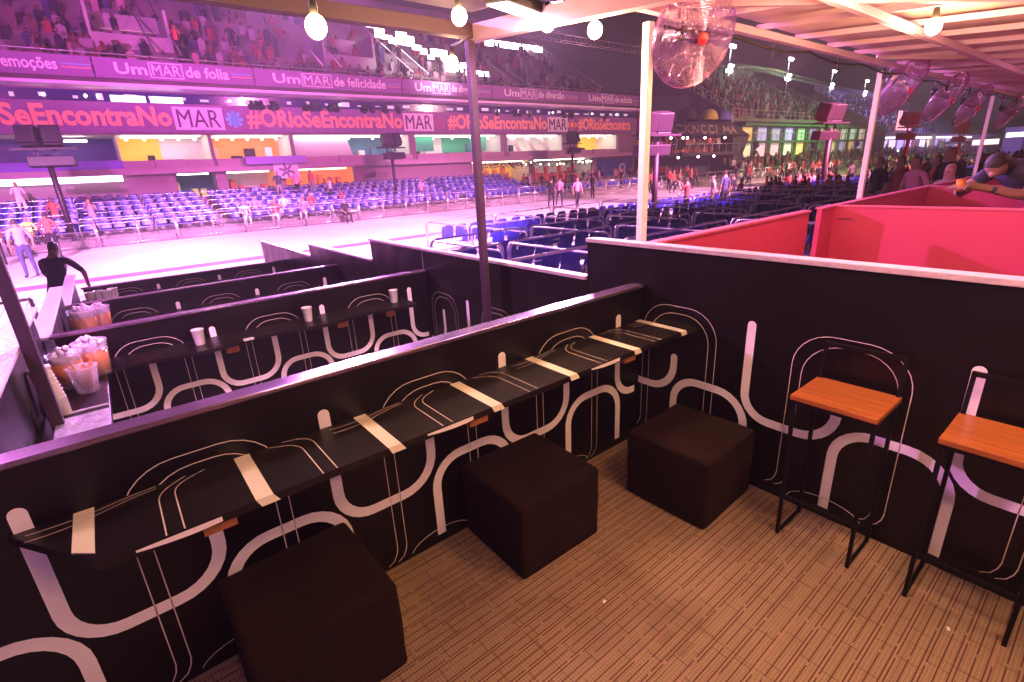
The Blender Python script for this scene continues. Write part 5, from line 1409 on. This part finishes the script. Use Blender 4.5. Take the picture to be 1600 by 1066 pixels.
for i, (x, y, z, s, rz_) in enumerate(((-1.0, 29.0, .15, .98, -8), (15.6, 31.4, .2, .95, 12), (31.8, 31.2, .1, 1.0, 12), (47.3, 31.2, -.4, .95, 20), (62.5, 31.2, -.4, .9, 20), (78, 31, -.6, .9, 20), (94, 31, -.6, .9, 20))):
    o = mast if i == 0 else dup(mast)
    o.location = (x, y, z); o.scale = (s,)*3; o.rotation_euler = (0, 0, R(rz_)); tag(o, labs[i] if i < 5 else 'tiny speaker mast far along the green booths', 'speaker mast', 'speaker masts across the avenue')
for i, (x, y, z, s, mm_, lab) in enumerate(((17.2, 12.4, -.6, .98, 'magenta', 'bright magenta speaker mast partly hidden by the white pole'), (33.3, 12.4, -.75, 1.22, 'red', 'red lit speaker mast just left of the second white pole'),
      (48.5, 12.6, -.75, 1.2, 'red', 'orange red speaker mast right of the second white pole'), (64, 12.6, -.75, 1.1, 'red', 'small orange lit speaker mast near the third white pole'))):
    o = dup(mast); o.location = (x, y, z); o.scale = (s,)*3; o.rotation_euler = (0, 0, R(170))
    for ch in C.objects:
        if ch.parent == o and ch.type == 'MESH': ch.material_slots[0].link = 'OBJECT'; ch.material_slots[0].material = M['nearmast']
    tag(o, lab, 'speaker mast', 'speaker masts on the near side of the avenue')
    lamp('mast_wash', 'SPOT', (x-5, y-7, 6.5), 9000 if i == 0 else 9000, (1, .1, 1) if i == 0 else (1, .08, .06), (x, y, 2.6), .1, 22, .5)  # unseen spot added to tint the near mast

def hung_flood(x, y, z, lab):
    r = empty('hanging_floodlight', (x, y, z), 0, lab, 'floodlight', 'floodlights hung over the far stand')
    r.rotation_euler = (Vector((1, 4, 0))-Vector((x, y, z))).to_track_quat('-Z', 'Y').to_euler()
    mb = MB(); mb.box(-.6, .6, -.4, .4, .38, .75); mb.build('housing', 'blackm', r, bevel=.03)
    mb = MB(); mb.box(-.55, .55, -.35, .35, .36, .378); mb.build('lens', 'floodp', r)
    mb = MB(); mb.tube([(0, 0, .75), (0, .6, 1.6)], .05, 6); mb.build('yoke', 'tube', r)
hung_flood(10, 29, 11.4, 'magenta floodlight hung high before the far stand, hidden above the canopy edge at the left')
hung_flood(26, 27, 11.2, 'magenta floodlight hung high before the far stand, above the beam by the dark pole')

# ------------------------------------------------------------------ sky line: floodlight masts, cable truss, blocks, hill
def truss(a, b, w_, n, label, group=None):
    a = Vector(a); b = Vector(b); mb = MB()
    for dz in (0, w_): mb.tube([a+Vector((0, 0, dz)), b+Vector((0, 0, dz))], w_*.07, 4)
    mb.tube([a+Vector((0, w_*.8, w_*.5)), b+Vector((0, w_*.8, w_*.5))], w_*.07, 4)
    for i in range(n):
        p = a.lerp(b, i/n); q = a.lerp(b, (i+.5)/n); r_ = a.lerp(b, (i+1)/n)
        mb.tube([p, q+Vector((0, 0, w_)), r_], w_*.045, 3, caps=False)
    return tag(mb.build('lighting_truss', 'tube'), label, 'truss', group)
truss((30, 36.5, 12.1), (78, 38.0, 12.5), .65, 70, 'long pale lattice truss crossing the night sky over the stands')
truss((78, 38.0, 12.5), (150, 40.0, 10.6), .65, 90, 'far half of the lattice truss that fades behind the second stand')
def flood_mast(k, y, zb, zt, label, s):
    x = k*y; r = empty('floodlight_mast', (x, y, zb), 0, label, 'floodlight mast', 'floodlight masts on the skyline')
    mb = MB(); mb.tube([(0, 0, -3), (0, 0, zt-zb)], .12*s, 6); mb.build('post', 'tube', r)
    for j, (dx, dz, w_) in enumerate(((0, 0, .9), (.0, -2.7, .7), (-.45, -3.4, .9))):
        mb = MB(); mb.box(dx*s-w_*s, dx*s+w_*s, -.2, .2, zt-zb+dz*s-.28*s, zt-zb+dz*s+.28*s); mb.build('lamp_housing', 'blackm', r)
        mb = MB()
        for i in range(3): mb.ball((dx*s+(-.6+.6*i)*w_*s, -.3, zt-zb+dz*s), .26*s, 8)
        mb.build('lamp_lens', 'flood', r)
    return r
for i, (k, zy, lab) in enumerate(((1.77, .348, 'first floodlight mast beside the large fan'), (2.20, .344, 'second floodlight mast over the stands'), (2.62, .330, 'third floodlight mast, left of the pale tower block'), (3.02, .315, 'fourth floodlight mast next to the second white pole'))):
    y = 46; flood_mast(k, y, 10, 1.65+zy*y, lab, 1.0-.06*i)
# tower blocks behind
for i, (k, y, z, w_, lab) in enumerate(((2.34, 120, 26.5, 22, 'brown tower block with rows of balconies behind the stands'), (2.74, 120, 30.0, 16, 'taller grey tower block right of the brown one'))):
    r = empty('tower_block', (k*y, y, 0), R(-25), lab, 'building')
    mb = MB(); mb.box(-w_/2, w_/2, 0, 14, -2, z); mb.build('wall', 'bld', r)
    mb = MB()
    for f in range(8): mb.box(-w_/2+.5, w_/2-.5, -.06, -.01, z-2.6-f*3.0, z-1.2-f*3.0)
    mb.build('window_band', 'bldw', r)
    mb = MB(); mb.box(-3, 3, 4, 9, z, z+2.4); mb.build('roof_hut', 'bld', r)
# hill with scattered lights
mb = MB(); n = 40; vs = []; fs = []
for i in range(n+1):
    a = R(-5+100*i/n); d = 420; x = d*math.sin(a); y = d*math.cos(a)
    h = 18+52*math.exp(-((math.degrees(a)-74)/14)**2)+6*math.sin(i*1.3)
    for j, (kk, hh) in enumerate(((.75, -2), (.85, h*.4), (1, h), (1.25, -2))): vs.append((x*kk, y*kk, hh))
for i in range(n):
    for j in range(3): fs.append((i*4+j, i*4+4+j, i*4+5+j, i*4+1+j))
mb.smooth = True; mb.add(vs, fs); tag(mb.build('hill', 'hill'), kind='structure')
mb = MB()
for i in range(90):
    a = R(random.uniform(60, 88)); d = random.uniform(330, 400); h = random.uniform(6, 48)*max(.2, (d-315)/95)
    mb.ball((d*math.sin(a), d*math.cos(a), h), random.uniform(.35, .8), 6)
tag(mb.build('hillside_lights', mat('town_lamp', (1, 1, 1), .5, emit=(1, .85, .7), es=5)), 'scattered small town lights on the dark hillside', 'town lights', kind='stuff')
# flag on the booth parapet
r = empty('hanging_flag', (9.9, FY-.4, 2.3), 0, 'small purple and white radial flag hung below the orange booth', 'flag')
mb = MB(); mb.box(-.75, .75, -.02, .0, -.55, .35); mb.build('cloth', 'wht', r)
mb = MB()
for a in range(6):
    t = a*math.pi/3+.26; rot = Matrix.Rotation(-t, 3, 'Y'); mb.obox(Vector((0, -.03, -.1))+rot @ Vector((0, 0, .25)), .07, .005, .2, rot)
mb.build('rays', 'bannerp', r)
r = empty('blue_box', (9.2, FY-.5, 2.3), 0, 'violet box balcony sticking out below the orange booth', 'balcony')
mb = MB(); mb.box(-1.6, 1.9, -.3, .14, .33, .75); mb.build('front', mat('violet_front', (.3, .15, .6), .5), r)

# ------------------------------------------------------------------ haze: thin volume added to imitate the veiling glare
mb = MB(); mb.box(-64, 606, -34, 606, -2.7, 90)
hz = tag(mb.build('haze', 'hill'), kind='stuff')
hm = bpy.data.materials.new('haze_air'); hm.use_nodes = True; hn = hm.node_tree; hn.nodes.clear()
pv = hn.nodes.new('ShaderNodeVolumePrincipled'); pv.inputs['Color'].default_value = (.9, .85, .9, 1); pv.inputs['Density'].default_value = .0015; pv.inputs['Anisotropy'].default_value = .2
ho = hn.nodes.new('ShaderNodeOutputMaterial'); hn.links.new(pv.outputs[0], ho.inputs['Volume'])
hz.data.materials.clear(); hz.data.materials.append(hm); hz['label'] = 'thin haze volume added for the veiling glare over the avenue'

for i, (x, y, a) in enumerate(((2.03, .12, .4), (1.75, .05, 1.2), (1.2, 1.02, .2))):
    mb = MB(); mb.add([(-.007, -.004, .003), (.006, -.005, .004), (.008, .004, .006), (-.005, .005, .003)], [(0, 1, 2, 3)])
    mb.add([(-.007, -.004, .0015), (.006, -.005, .0015), (.008, .004, .0015), (-.005, .005, .0015)], [(3, 2, 1, 0)])
    o = mb.build('paper_scrap', 'print', loc=(x, y, 0)); o.rotation_euler = (0, 0, a)
    tag(o, ('tiny pale paper scrap on the carpet between the two bar stools', 'tiny pale paper scrap on the carpet in front of the bar stools', 'tiny pale scrap on the carpet beside the middle ottoman')[i], 'scrap')
